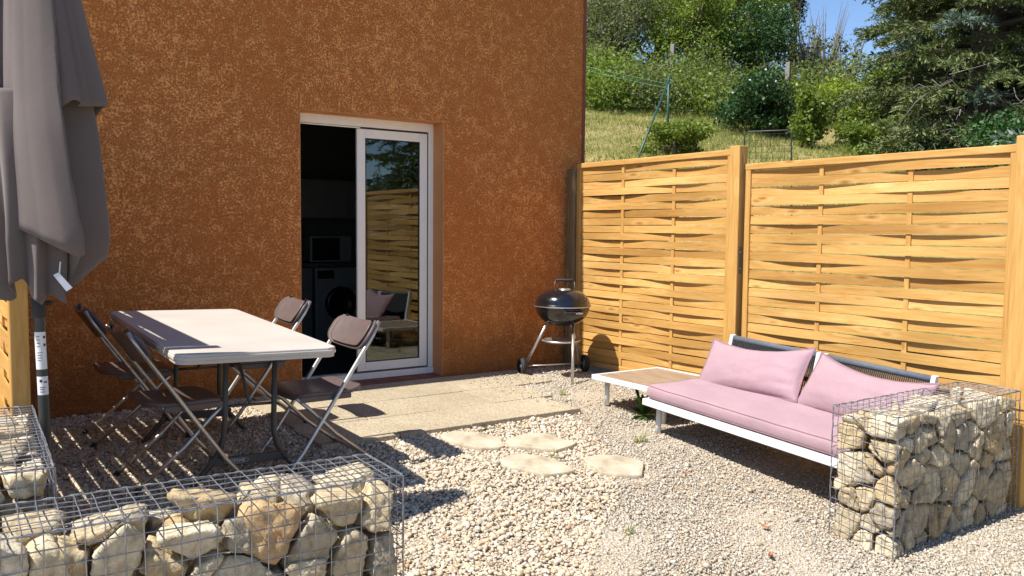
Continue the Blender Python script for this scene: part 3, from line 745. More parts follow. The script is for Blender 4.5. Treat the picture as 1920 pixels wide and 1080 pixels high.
# ------------------------------------------------------------------ woven fence
def fence_panel(name_loc, y0, y1, z0, z1, x, face, label, seed, nslat=27, amp=.0098, fill=.915):
    """panel in the plane x = const; face = -1 when its good side looks to -x"""
    g = empty('woven_fence', (x, y0, z0), label, 'fence', 'woven pine fences')
    L = y1 - y0; H = z1 - z0; fw = .045; D = .022; r3 = random.Random(seed)
    m = MB(); m.box(-D, 0, 0, D, fw, H - .001); m.build('frame_stile', 'pine_z', g, bevel=.004)
    m = MB(); m.box(-D, L - fw, 0, D, L, H - .001); m.build('frame_stile', 'pine_z', g, bevel=.004)
    m = MB(); m.box(-D - .003, -.002, H - fw, D + .003, L + .002, H); m.build('top_rail', 'pine_y', g, bevel=.005)
    m = MB(); m.box(-D - .001, fw, 0, D + .001, L - fw, fw); m.build('bottom_rail', 'pine_y', g, bevel=.005)
    for t in (1 / 3, 2 / 3):
        m = MB(); m.box(-.008, L * t - .016, fw, .008, L * t + .016, H - fw); m.build('batten', 'pine_z', g, bevel=.002)
    pitch = (H - 2 * fw) / nslat; V = []; F = []; n = 48
    th = .0052
    for i in range(nslat):
        sgn = 1 if i % 2 else -1; A = amp * r3.uniform(.7, 1.35); hz = pitch * .5 * fill * r3.uniform(.985, 1.02); zc = fw + pitch * (i + .5); sk = r3.uniform(-.0025, .0025)
        wv = [r3.uniform(-.002, .002) for _ in range(4)]; base = len(V); warp = r3.uniform(-.004, .004)
        for k in range(n + 1):
            t = k / n; yy = fw + (L - 2 * fw) * t
            off = sgn * A * math.sin(2 * PI * t) * (1 - .10 * math.cos(4 * PI * t)) + (warp * math.sin(PI * t))
            zz = zc + sk * (t - .5) * 2 + wv[0] * math.sin(PI * t) ; lean = .0035 * math.sin(2 * PI * t + i)
            for dx, dz in ((-th, -hz), (th, -hz), (th, hz), (-th, hz)):
                V.append((off + dx + lean * dz / hz, yy, zz + dz))
        for k in range(n):
            a = base + k * 4
            for q in range(4): F.append((a + q, a + (q + 1) % 4, a + 4 + (q + 1) % 4, a + 4 + q))
        F += [(base, base + 3, base + 2, base + 1), (base + n * 4, base + n * 4 + 1, base + n * 4 + 2, base + n * 4 + 3)]
    me = MB(); me.add(V, F); o = me.build('woven_slats', 'pine_y', g)
    return g
def post(x0, x1, y0, y1, z0, z1, label, mat='pine_z', name='fence_post', grp='pine fence posts'):
    m = MB(); cx, cy = (x0 + x1) / 2, (y0 + y1) / 2
    m.box(x0 - cx, y0 - cy, 0, x1 - cx, y1 - cy, z1 - z0)
    return tag(m.build(name, mat, None, loc=(cx, cy, z0), bevel=.006), label, 'post', grp)
FX = 4.985
fence_panel(0, 4.262, 6.06, .045, 1.865, FX, -1, 'woven pine fence panel next to the house wall, behind the kettle barbecue', 1, 27)
fence_panel(0, 2.262, 4.135, -.10, 1.75, FX, -1, 'woven pine fence panel behind the pink sofa', 2, 27)
post(FX - .055, FX + .035, 4.165, 4.256, -.15, 1.885, 'square pine fence post between the two woven panels on the right')
post(FX - .075, FX + .03, 2.145, 2.256, -.33, 1.79, 'thick pine fence post at the right edge, beyond the sofa gabion')
post(FX - .05, FX + .04, 6.07, 6.125, -.05, 1.84, 'grey weathered batten fixed to the house corner beside the fence', 'grey_pine', 'wall_batten', None)
m = MB(); m.box(FX - .05, 6.13, -.05, FX + .035, 6.165, 1.82)
tag(m.build('backing_board', 'grey_pine', None, bevel=.004), 'narrow grey board between the batten and the orange wall', 'board')
m = MB(); m.box(FX - .028, 4.137, .93, FX - .024, 4.163, 1.14); 
g = empty('fence_bracket', (FX - .03, 4.15, .95), 'dark steel bracket in the gap between the post and the sofa side panel', 'bracket')
MB().box(-.004, -.010, 0, .0, .010, .20).build('plate', 'hinge_steel', g, bevel=.001)
for zz in (.04, .16): MB().lathe([(.004, 0), (.004, .003), (0, .004)], 8, (-.004, 0, zz), Matrix.Rotation(-PI / 2, 4, 'Y')).build('screw', 'steel_tube', g)
# left fence
LX = .348
fence_panel(0, 4.125, 6.10, .03, 1.83, LX, -1, 'woven pine fence panel at the far left, half hidden by the parasol', 3, 27, .0085, .985)
post(LX - .036, LX + .036, 4.042, 4.118, -.12, 1.86, 'pine fence post with a dark knot at the far left, behind the gabion')

# ------------------------------------------------------------------ folding table
def build_table():
    zf, zr = .686, .739; L, Wd = 1.684, .755; cx, cy = 1.299, 4.73; rz = math.radians(-.6)
    tilt = math.atan((zr - zf) / L)
    t = empty('folding_table', (cx, cy, 0), 'long cream plastic folding table with the sunlit top', 'table', rot=(tilt, math.radians(1.3), rz))
    zt = (zf + zr) / 2
    V, F = rbox_grid(Wd, L, .018, .055, nx=20, ny=20)
    m = MB(); m.add([(x, y, z + zt - .009) for x, y, z in V], F); m.build('tabletop', 'table_plastic', t, bevel=.006, seg=3)
    # moulded rim: two stepped bands
    for k, (w, z0, z1) in enumerate(((0.003, -.030, -.012), (-.004, -.048, -.030))):
        per = []; r = .055 + w; hw, hl = Wd / 2 + w, L / 2 + w
        for (sx, sy, a0) in ((1, 1, 0), (-1, 1, 90), (-1, -1, 180), (1, -1, 270)):
            for q in range(9):
                an = math.radians(a0 + q * 90 / 8); per.append((sx * (hw - r) + r * math.cos(an), sy * (hl - r) + r * math.sin(an)))
        n = len(per); inn = [(x * (1 - .02 / hw), y * (1 - .02 / hl)) for x, y in per]
        vs = [(x, y, zt + z) for z in (z0, z1) for x, y in per] + [(x, y, zt + z) for z in (z0, z1) for x, y in inn]
        fs = []
        for i in range(n):
            j = (i + 1) % n; fs += [(i, j, n + j, n + i), (2 * n + j, 2 * n + i, 3 * n + i, 3 * n + j), (n + i, n + j, 3 * n + j, 3 * n + i), (j, i, 2 * n + i, 2 * n + j)]
        MB().add(vs, fs).build('rim', 'table_plastic', t, bevel=.003)
    for sy in (-1, 1):
        ye = -.43 if sy < 0 else .50; xo = .08 if sy < 0 else .06
        lg = None
        for sx in (-1, 1):
            x = sx * .125 + xo; zb = -.03 if sy < 0 else .0
            zb += .0
            xs = sx
            P = [(x, ye, zt - .05), (x, ye, .30 + zb), (x + xs * .004, ye, .24 + zb), (x + xs * .02, ye, .18 + zb), (x + xs * .055, ye, .12 + zb), (x + xs * .16, ye, .00 + zb), (x + xs * .20, ye, -.045 + zb)]
            MB().tube(P, .0145, 12).build('leg', 'table_leg_paint', t, True)
        m = MB(); m.box(xo - .20, ye - .010, .095 + zb, xo + .20, ye + .010, .140 + zb); bar = m.build('crossbar', 'table_leg_paint', t, bevel=.004)
        m = MB(); m.box(-.26, ye - .014, zt - .062, .26, ye + .014, zt - .048); m.build('leg_bracket', 'table_leg_paint', t, bevel=.003)
        m = MB(); m.tube([(xo, ye - sy * .002, .40 + zb), (xo, ye - sy * .30, zt - .055)], .009, 8); m.tube([(xo - .12, ye, .40 + zb), (xo + .12, ye, .40 + zb)], .008, 8)
        m.build('brace', 'table_leg_paint', t, True)
        if sy < 0:
            cu = bpy.data.curves.new('logo', 'FONT'); cu.body = 'LIFETIME'; cu.size = .022; cu.extrude = .0006; cu.align_x = 'CENTER'; cu.align_y = 'CENTER'
            tmp = bpy.data.objects.new('tmp', cu); COL.objects.link(tmp); dg = bpy.context.evaluated_depsgraph_get()
            me = bpy.data.meshes.new_from_object(tmp.evaluated_get(dg)); COL.objects.unlink(tmp); bpy.data.objects.remove(tmp)
            me.materials.clear(); o = link('lettering', me, 'sticker_white', bar); o.location = (.015, ye - .0112, .1175 + zb); o.rotation_euler = (PI / 2, 0, 0)
            m = MB(); per = [(.062 * math.cos(i * PI / 16), .0135 * math.sin(i * PI / 16)) for i in range(32)]
            m.tube([(.015 + x, ye - .0112, .1175 + zb + z) for x, z in per + per[:1]], .0007, 4, False); m.build('lettering_border', 'sticker_white', bar)
    for sx in (-1, 1):
        m = MB(); m.box(sx * .27 - .012, -L / 2 + .1, zt - .066, sx * .27 + .012, L / 2 - .1, zt - .0485); m.build('side_rail', 'table_leg_paint', t, bevel=.003)
build_table()

# ------------------------------------------------------------------ folding chairs (local: faces +x)
def build_chair(loc, rz, label, rot=None):
    c = empty('folding_chair', loc, label, 'chair', 'brown folding chairs round the table', rz)
    w = .215
    top = (-.245, .755); foot = (.270, .0)
    for s in (-1, 1):
        y = s * w
        P = [(foot[0], y, foot[1] + .012), (foot[0] - .02, y, .045)]
        P += [(.270 - (.515) * t, y, .755 * t) for t in (.15, .4, .6, .8, .93)]
        P += [(-.252, y - s * .01, .775)]
        MB().tube(P, .0112, 10).build('front_leg', 'steel_tube', c, True)
        yy = s * (w - .028)
        MB().tube([(.215, yy, .398), (.14, yy, .33), (.0, yy, .19), (-.225, yy, .010)], .0105, 10).build('rear_leg', 'steel_tube', c, True)
        MB().tube([(foot[0] + .004, y, .03), (foot[0] + .012, y, .002)], .0145, 10).build('foot_cap', 'black_rubber', c, True)
        MB().tube([(-.213, yy, .02), (-.232, yy, .002)], .0135, 10).build('foot_cap', 'black_rubber', c, True)
    m = MB(); m.tube([(.225, -w, .068), (.225, w, .068)], .009, 8); m.build('stretcher', 'steel_tube', c, True)
    m = MB(); m.tube([(-.17, -w + .028, .055), (-.17, w - .028, .055)], .009, 8); m.build('stretcher', 'steel_tube', c, True)
    # seat, dished, wider at the front
    V, F = rbox_grid(.40, .40, .022, .075, bend=lambda x, y: 0, nx=16, ny=16)
    V2 = []
    for x, y, z in V:
        wx = 1 + (x / .2) * .03
        V2.append((x + .025, y * wx, z + .412 - .012 * math.exp(-((x + .05) ** 2 + y * y) / .02) - .018 * max(0, (x - .12) / .08) ** 2 + .010 * max(0, (-x - .1) / .1)))
    MB().add(V2, F).build('seat', 'chair_plastic', c, True, bevel=0)
    for s in (-1, 1): m = MB(); m.box(-.09, s * .19 - .009, .372, .20, s * .19 + .009, .402); m.build('seat_bracket', 'chair_plastic', c, bevel=.003)
    # backrest: curved plate in a moulded rim
    lean = math.atan2(.515, .755); R = Matrix.Rotation(-lean, 4, 'Y')
    ctr = Vector((-.205, 0, .700))
    def bk(W_, H_, T_, r, dx, nm, dz=0):
        V, F = rbox_grid(W_, H_, T_, r, bend=lambda x, y: .045 * (1 - (x / .23) ** 2) * -1 + .03, nx=20, ny=12)
        M = Matrix(((0, 0, 1, 0), (1, 0, 0, 0), (0, 1, 0, 0), (0, 0, 0, 1)))
        vs = [ctr + R @ (M @ Vector(v) + Vector((dx, 0, dz))) for v in V]
        return MB().add(vs, F).build(nm, 'chair_plastic', c, True)
    b = bk(.47, .178, .016, .07, -.006, 'backrest')
    bp = bk(.385, .158, .010, .055, .013, 'backrest_panel'); bp.parent = b
    for yy in (-.155, .155):
        m = MB(); m.add([ctr + R @ Vector(v) for v in [(x, yy + y, z) for x in (.002, .022) for y in (-.004, .004) for z in (-.06, .094)]], [(0, 1, 3, 2), (4, 6, 7, 5), (0, 4, 5, 1), (2, 3, 7, 6), (0, 2, 6, 4), (1, 5, 7, 3)])
        m.build('backrest_slot', 'appliance_dark', b)
    return c
ch0 = build_chair((1.805, 4.395, gz(1.8, 4.39) + .008), PI + math.radians(2), 'brown folding chair on the right of the table, nearest the camera')
def chair_copy(loc, rz, label):
    c = copy_tree(ch0); c.location = loc; c.rotation_euler = (0, 0, rz); c['label'] = label; return c
chair_copy((1.80, 5.34, .020), PI - math.radians(3), 'brown folding chair on the right of the table, next to the open door')
chair_copy((1.045, 4.47, gz(1, 4.49) + .008), math.radians(3), 'shaded brown folding chair on the left of the table, nearest the camera')
chair_copy((1.03, 5.42, .008), math.radians(-2), 'shaded brown folding chair on the left of the table, farther back by the wall')

# ------------------------------------------------------------------ kettle barbecue
def build_kettle():
    cx, cy = 4.53, 5.70
    t = empty('kettle_barbecue', (cx, cy, 0), 'black kettle barbecue on three steel legs by the fence corner', 'barbecue', rz=0)
    R, ZR = .232, .612
    prof = [(0, ZR - .170)] + [(R * math.sin(a_) ** .9, ZR - .170 * math.cos(a_) ) for a_ in np.linspace(.12, PI / 2, 16)] + [(R + .006, ZR + .002), (R + .006, ZR + .008), (R - .006, ZR + .008)]
    bowl = MB().lathe(prof, 48).build('bowl', 'black_enamel', t, True)
    prof = [(R + .009, ZR + .002), (R + .011, ZR + .010), (R + .004, ZR + .020)] + [(R * math.cos(a_) ** .8, ZR + .022 + .130 * math.sin(a_)) for a_ in np.linspace(.06, PI / 2 - .02, 18)] + [(0, ZR + .152)]
    lid = MB().lathe(prof, 48).build('lid', 'black_enamel', t, True)
    MB().lathe([(R + .011, ZR + .000), (R + .013, ZR + .004), (R + .011, ZR + .009)], 48).build('lid_rim', 'steel_tube', lid, True)
    zl = ZR + .152
    MB().lathe([(.0, zl + .006), (.04, zl + .005), (.052, zl - .002), (.052, zl - .012)], 24, (-.02, -.05, 0)).build('vent', 'steel_tube', lid, True)
    m = MB()
    for k in range(3):
        an = k * 2 * PI / 3 + .4; m.lathe([(0, zl + .0085), (.011, zl + .008)], 12, (-.02 + .027 * math.cos(an), -.05 + .027 * math.sin(an), 0))
    m.build('vent_hole', 'appliance_dark', lid)
    # lid handle
    d = Vector((.82, -.57, 0)); c0 = Vector((.03, .015, 0))
    P = [c0 + d * -.085 + Vector((0, 0, zl - .012)), c0 + d * -.085 + Vector((0, 0, zl + .05)), c0 + d * -.07 + Vector((0, 0, zl + .066)), c0 + d * .07 + Vector((0, 0, zl + .066)), c0 + d * .085 + Vector((0, 0, zl + .05)), c0 + d * .088 + Vector((0, 0, zl - .02))]
    hd = MB().tube(P, .005, 8).build('lid_handle', 'steel_tube', lid, True)
    MB().tube([c0 + d * -.078 + Vector((0, 0, zl + .062)), c0 + d * -.06 + Vector((0, 0, zl + .070)), c0 + d * .06 + Vector((0, 0, zl + .070)), c0 + d * .078 + Vector((0, 0, zl + .062))], .012, 12).build('handle_grip', 'black_rubber', hd, True)
    # side handle with the badge, on the camera side
    an = math.radians(-105); hx, hy = math.cos(an), math.sin(an)
    M = Matrix.Rotation(an, 4, 'Z'); m = MB()
    m.box(R - .012, -.085, ZR - .050, R + .022, .085, ZR - .030, M); m.box(R - .02, -.085, ZR - .045, R + .0, -.065, ZR - .020, M); m.box(R - .02, .065, ZR - .045, R + .0, .085, ZR - .020, M)
    sh = m.build('side_handle', 'black_rubber', t, bevel=.006)
    cu = bpy.data.curves.new('logo', 'FONT'); cu.body = 'weber'; cu.size = .026; cu.extrude = .0005; cu.align_x = 'CENTER'; cu.align_y = 'CENTER'
    tmp = bpy.data.objects.new('tmp', cu); COL.objects.link(tmp); dg = bpy.context.evaluated_depsgraph_get()
    me = bpy.data.meshes.new_from_object(tmp.evaluated_get(dg)); bpy.data.objects.remove(tmp); me.materials.clear()
    o = link('lettering', me, 'sticker_white', sh); o.matrix_local = M @ Matrix.Translation((R + .0228, .045, ZR - .040)) @ Matrix.Rotation(PI / 2, 4, 'Z') @ Matrix.Rotation(PI / 2, 4, 'X')
    # legs
    feet = [(-.20, .255, .09, False), (.315, .12, .075, False), (-.145, -.325, -.0, True)]
    tops = [(-.115, .06), (.13, .05), (.01, -.135)]
    wheels = []
    for (fx, fy, fz, front), (tx, ty) in zip(feet, tops):
        m = MB(); m.tube([(tx, ty, ZR - .140), (fx, fy, fz)], .0125, 12); m.build('leg', 'steel_tube', t, True)
        if not front: wheels.append((fx, fy))
    # ash ring and dish
    ring = [Vector((-.012 + .158 * math.cos(a_), .0 + .158 * math.sin(a_), .318)) for a_ in np.linspace(0, 2 * PI, 33)]
    MB().tube(ring, .009, 8, False).build('ash_ring', 'steel_tube', t, True)
    MB().lathe([(.0, .300), (.12, .304), (.15, .322), (.153, .322)], 32, (-.012, 0, 0)).build('ash_dish', 'steel_tube', t, True)
    # wheels and axle
    (x0, y0), (x1, y1) = wheels; ax = Vector((x1 - x0, y1 - y0, 0)).normalized()
    MB().tube([(x0 - ax.x * .03, y0 - ax.y * .03, .078), (x1 + ax.x * .03, y1 + ax.y * .03, .078)], .006, 8).build('axle', 'steel_tube', t, True)
    q = ax.to_track_quat('Z', 'Y').to_matrix().to_4x4()
    for sgn, (x, y) in ((-1, (x0, y0)), (1, (x1, y1))):
        c = Vector((x, y, .078)) + ax * sgn * .034
        w = MB().lathe([(.05, -.018), (.070, -.019), (.076, -.012), (.076, .012), (.070, .019), (.05, .018)], 32, c, q).build('wheel', 'black_rubber', t, True)
        m = MB().lathe([(0, -.012), (.014, -.016), (.014, .016), (0, .012)], 14, c, q)
        for k in range(6):
            an = k * PI / 3; v = q @ Vector((math.cos(an), math.sin(an), 0)); m.tube([c + v * .01, c + v * .053], .006, 6)
        m.build('wheel_hub', 'wheel_grey', w, True)
build_kettle()

# ------------------------------------------------------------------ sofa, side table, cushions
def build_sofa():
    tilt = math.atan(.052); rz = math.radians(-1.2)
    # local frame: origin at the far front corner (house side), +x to the fence, -y along the sofa
    O = (3.87, 4.03, .0)
    t = empty('garden_sofa', O, 'low white metal garden sofa with dark rope backrests against the fence', 'sofa', rot=(-tilt * -1, 0, rz))
    L, D = 1.56, .76; zt = .168
    m = MB(); h = .042
    m.box(0, -L, zt - h, .045, 0, zt); m.box(D - .045, -L, zt - h, D, 0, zt); m.box(.045, -.045, zt - h, D - .045, 0, zt); m.box(.045, -L, zt - h, D - .045, -L + .045, zt)
    for k in range(1, 9): m.box(.045, -L * k / 9 - .02, zt - .022, D - .045, -L * k / 9 + .02, zt - .006)
    m.build('seat_frame', 'white_metal', t, bevel=.004)
    for (x, y) in ((.115, -.045), (.64, -.06), (.115, -L + .07), (.64, -L + .07)):
        MB().tube([(x, y, zt - .03), (x, y, -.105 + .02 * 0)], .0195, 16).build('leg', 'white_metal', t, True)
    # two rope backrests
    for (ya, yb) in ((.03, -.715), (-.728, -1.475)):
        zb, zT, xb, xt = zt + .0, .535, .77, .85
        bf = None
        for y in (ya, yb):
            s = -1 if y == ya else 1; m = MB()
            m.add([(xb - .018, y, zb - .03), (xb + .018, y, zb - .03), (xb + .018, y + s * .028, zb - .03), (xb - .018, y + s * .028, zb - .03), (xt - .018, y, zT), (xt + .018, y, zT), (xt + .018, y + s * .028, zT), (xt - .018, y + s * .028, zT)],
                  [(0, 3, 2, 1), (4, 5, 6, 7), (0, 1, 5, 4), (1, 2, 6, 5), (2, 3, 7, 6), (3, 0, 4, 7)])
            bf = m.build('backrest_post', 'white_metal', t, bevel=.004)
        MB().tube([(xt, ya - .028, zT - .024), (xt, yb + .028, zT - .024)], .021, 14).build('top_roll', 'rope_grey', bf, True)
        MB().tube([(xb, ya - .028, zb + .02), (xb, yb + .028, zb + .02)], .014, 10).build('lower_bar', 'white_metal', bf, True)
        m = MB(); n = 54
        for k in range(n):
            y = ya - .034 - (abs(yb - ya) - .068) * k / (n - 1)
            for dx in (-.012, .012):
                m.tube([(xt + dx, y, zT - .035), (xb + dx * .6, y + random.uniform(-.002, .002), zb + .02)], .0042, 5, False)
        m.build('rope_weave', 'rope_dark', bf, True)
    # seat cushion
    def cushion(name, parent_tag, W_, L_, T_, loc, rot, label, seed, puff=.012):
        nx, ny = 26, 60; V = []; F = []
        r = .045
        def outline(u, v):
            # squircle-ish rounded rectangle mapping
            x = u * W_ / 2; y = v * L_ / 2
            ax, ay = max(0, abs(x) - (W_ / 2 - r)), max(0, abs(y) - (L_ / 2 - r))
            if ax > 0 and ay > 0:
                d = math.hypot(ax, ay); mx_ = max(ax, ay); k = mx_ / d
                x = math.copysign(W_ / 2 - r + ax * k, x); y = math.copysign(L_ / 2 - r + ay * k, y)
            return x, y
        nn = (nx + 1) * (ny + 1)
        for s in (1, -1):
            for j in range(ny + 1):
                v = math.sin((j / ny - .5) * PI) * .35 + (j / ny - .5) * 2 * .65
                for i in range(nx + 1):
                    u = math.sin((i / nx - .5) * PI) * .35 + (i / nx - .5) * 2 * .65
                    x, y = outline(u, v)
                    e_ = min((1 - abs(u)) * W_ / 2, (1 - abs(v)) * L_ / 2)
                    z = T_ / 2 + puff * (1 - math.exp(-e_ / .05)) + .004 * noise.noise(Vector((x * 6, y * 6, seed)))
                    V.append((x, y, s * z if s > 0 else -T_ / 2 - .003))
        id_ = lambda i, j, s: s * nn + j * (nx + 1) + i
        for j in range(ny):
            for i in range(nx):
                F += [(id_(i, j, 0), id_(i + 1, j, 0), id_(i + 1, j + 1, 0), id_(i, j + 1, 0)), (id_(i, j, 1), id_(i, j + 1, 1), id_(i + 1, j + 1, 1), id_(i + 1, j, 1))]
        per = [(i, 0) for i in range(nx)] + [(nx, j) for j in range(ny)] + [(i, ny) for i in range(nx, 0, -1)] + [(0, j) for j in range(ny, 0, -1)]
        # bulging side wall in 4 steps
        rows = [[id_(*p, 0) for p in per]]
        for q in (.75, .5, .25):
            row = []
            for p in per:
                a_ = Vector(V[id_(*p, 0)]); b_ = Vector(V[id_(*p, 1)]); c = b_.lerp(a_, q); o2 = Vector((c.x, c.y, 0)); 
                n2 = Vector((math.copysign(1, c.x) if abs(abs(c.x) - W_ / 2) < .03 else 0, math.copysign(1, c.y) if abs(abs(c.y) - L_ / 2) < .03 else 0, 0))
                c = c + n2 * (.010 * math.sin(PI * q)) * (1 + .5 * noise.noise(Vector((c.x * 5, c.y * 5, seed + 2)))); row.append(len(V)); V.append(tuple(c))
            rows.append(row)
        rows.append([id_(*p, 1) for p in per])
        for ra, rb in zip(rows[:-1], rows[1:]):
            for k in range(len(per)): F.append((ra[(k + 1) % len(per)], ra[k], rb[k], rb[(k + 1) % len(per)]))
        me = MB().add(V, F); o = me.build(name, 'pink_fabric', None, True); o.location = loc; o.rotation_euler = rot
        tag(o, label, 'cushion')
        for zz, src in ((0, rows[0]), (1, rows[-1])):
            path = [Vector(V[i]) + Vector((0, 0, -.001 if zz == 0 else .002)) for i in src]; MB().tube(path + path[:1], .0035, 6, False).build('piping', 'pink_piping', o, True)
        return o
    Rm = (Matrix.Rotation(rz, 4, 'Z') @ Matrix.Rotation(tilt, 4, 'X'))
    cw = Vector(O) + Rm @ Vector((.375, -L / 2 + .0, zt + .050))
    cushion('seat_cushion', None, .70, L - .01, .072, cw, Rm.to_euler(), 'long pink seat cushion lying on the white sofa', 4)
    return O, Rm, L, zt
SO, SR, SL, SZT = build_sofa()

def pillow(loc, rot, W_, H_, T_, label, seed, sag=.0, wr=1.0):
    nx, ny = 46, 30; V = []; F = []; nn = (nx + 1) * (ny + 1)
    def shape(u, v):
        # slightly pinched sides, pointed corners
        x = u * W_ / 2 * (1 - .045 * (1 - v * v) * abs(u)); y = v * H_ / 2 * (1 - .07 * (1 - u * u) * abs(v))
        if v > 0: y -= sag * (1 - u * u) * v * .05
        return x, y
    for s in (1, -1):
        for j in range(ny + 1):
            v = -1 + 2 * j / ny; v = math.sin(v * PI / 2) * .4 + v * .6
            for i in range(nx + 1):
                u = -1 + 2 * i / nx; u = math.sin(u * PI / 2) * .4 + u * .6
                x, y = shape(u, v)
                th = T_ / 2 * ((1 - abs(u) ** 2.6) ** .55) * ((1 - abs(v) ** 2.4) ** .60)
                # creases gathering at the right side and corners
                cr = 0
                if wr:
                    ed = max(0, u) ** 3
                    cr = .010 * wr * ed * math.sin(v * 13 + 2 * noise.noise(Vector((u * 3, v * 3, seed)))) * (1 - abs(u) ** 8)
                    cr += .006 * noise.noise(Vector((u * 2.4, v * 3.2, seed + 9))) + .003 * noise.noise(Vector((u * 7, v * 7, seed + 3)))
                    cr += .007 * (abs(u) ** 4) * noise.noise(Vector((u * 2, v * 9, seed + 5)))
                edge = (1 - abs(u) ** 6) * (1 - abs(v) ** 6)
                V.append((x, y, s * th + cr * edge))
    id_ = lambda i, j, s: s * nn + j * (nx + 1) + i
    for j in range(ny):
        for i in range(nx):
            F += [(id_(i, j, 0), id_(i + 1, j, 0), id_(i + 1, j + 1, 0), id_(i, j + 1, 0)), (id_(i, j, 1), id_(i, j + 1, 1), id_(i + 1, j + 1, 1), id_(i + 1, j, 1))]
    o = MB().add(V, F).build('pillow', 'pink_fabric', None, True); o.location = loc; o.rotation_euler = rot
    per = [(i, 0) for i in range(nx)] + [(nx, j) for j in range(ny)] + [(i, ny) for i in range(nx, 0, -1)] + [(0, j) for j in range(ny, 0, -1)]
    # stitched flange round the edge
    vs = []; fs = []; n = len(per)
    for k, (i, j) in enumerate(per):
        p = Vector(V[id_(i, j, 0)]); q = Vector((p.x * (1 + .016 / (W_ / 2)), p.y * (1 + .016 / (H_ / 2)), .004 * noise.noise(Vector((p.x * 20, p.y * 20, seed)))))
        vs += [(p.x, p.y, .0022), tuple(q + Vector((0, 0, .0015))), tuple(q - Vector((0, 0, .0015))), (p.x, p.y, -.0022)]
    for k in range(n):
        a_, b_ = k * 4, ((k + 1) % n) * 4
        for q in range(3): fs.append((a_ + q, b_ + q, b_ + q + 1, a_ + q + 1))
    MB().add(vs, fs).build('flange', 'pink_piping', o, True)
    return tag(o, label, 'pillow', 'pink back pillows on the sofa')
def pil_mat(P, lean, yaw, roll):
    # pillow local x runs along the sofa towards the camera (-y), local y up, local z out towards -x
    B = Matrix(((0, 0, -1, 0), (-1, 0, 0, 0), (0, 1, 0, 0), (0, 0, 0, 1)))
    return Matrix.Rotation(yaw, 4, 'Z') @ Matrix.Rotation(lean, 4, 'Y') @ Matrix.Rotation(roll, 4, 'X') @ B
def place_pillow(P, lean, yaw, roll, W_, H_, T_, label, seed, wr=1):
    M = pil_mat(P, lean, yaw, roll); return pillow(P, M.to_euler(), W_, H_, T_, label, seed, 1, wr)
place_pillow(Vector((4.44, 3.60, .374)), math.radians(34), math.radians(3), math.radians(-2), .76, .365, .19, 'pink back pillow farther from the gabion, creased along its right side', 11, 1.3)
place_pillow(Vector((4.44, 2.82, .326)), math.radians(34), math.radians(-2), math.radians(6), .77, .365, .20, 'pink back pillow nearer the gabion, partly behind its wire', 23, .8)

def build_side_table():
    z = .215; x0, x1, y0, y1 = 4.00, 4.66, 4.045, 4.70
    t = empty('side_table', (x0, y0, 0), 'low white side table with a wood effect top beside the sofa', 'table', rot=(0, 0, math.radians(-1)))
    W_, L_ = x1 - x0, y1 - y0; m = MB(); h = .036; b = .022
    m.box(0, 0, z - h, b, L_, z); m.box(W_ - b, 0, z - h, W_, L_, z); m.box(b, 0, z - h, W_ - b, b, z); m.box(b, L_ - b, z - h, W_ - b, L_, z)
    m.build('frame', 'white_metal', t, bevel=.004)
    m = MB(); m.box(b + .001, b + .001, z - .018, W_ - b - .001, L_ - b - .001, z - .003); m.build('tabletop', 'wood_effect_top', t, bevel=.002)
    for (x, y) in ((.10, L_ - .06), (W_ - .06, L_ - .06), (.17, .08)):
        MB().tube([(x, y, z - .03), (x, y, gz(x0 + x, y0 + y))], .0185, 16).build('leg', 'white_metal', t, True)
build_side_table()

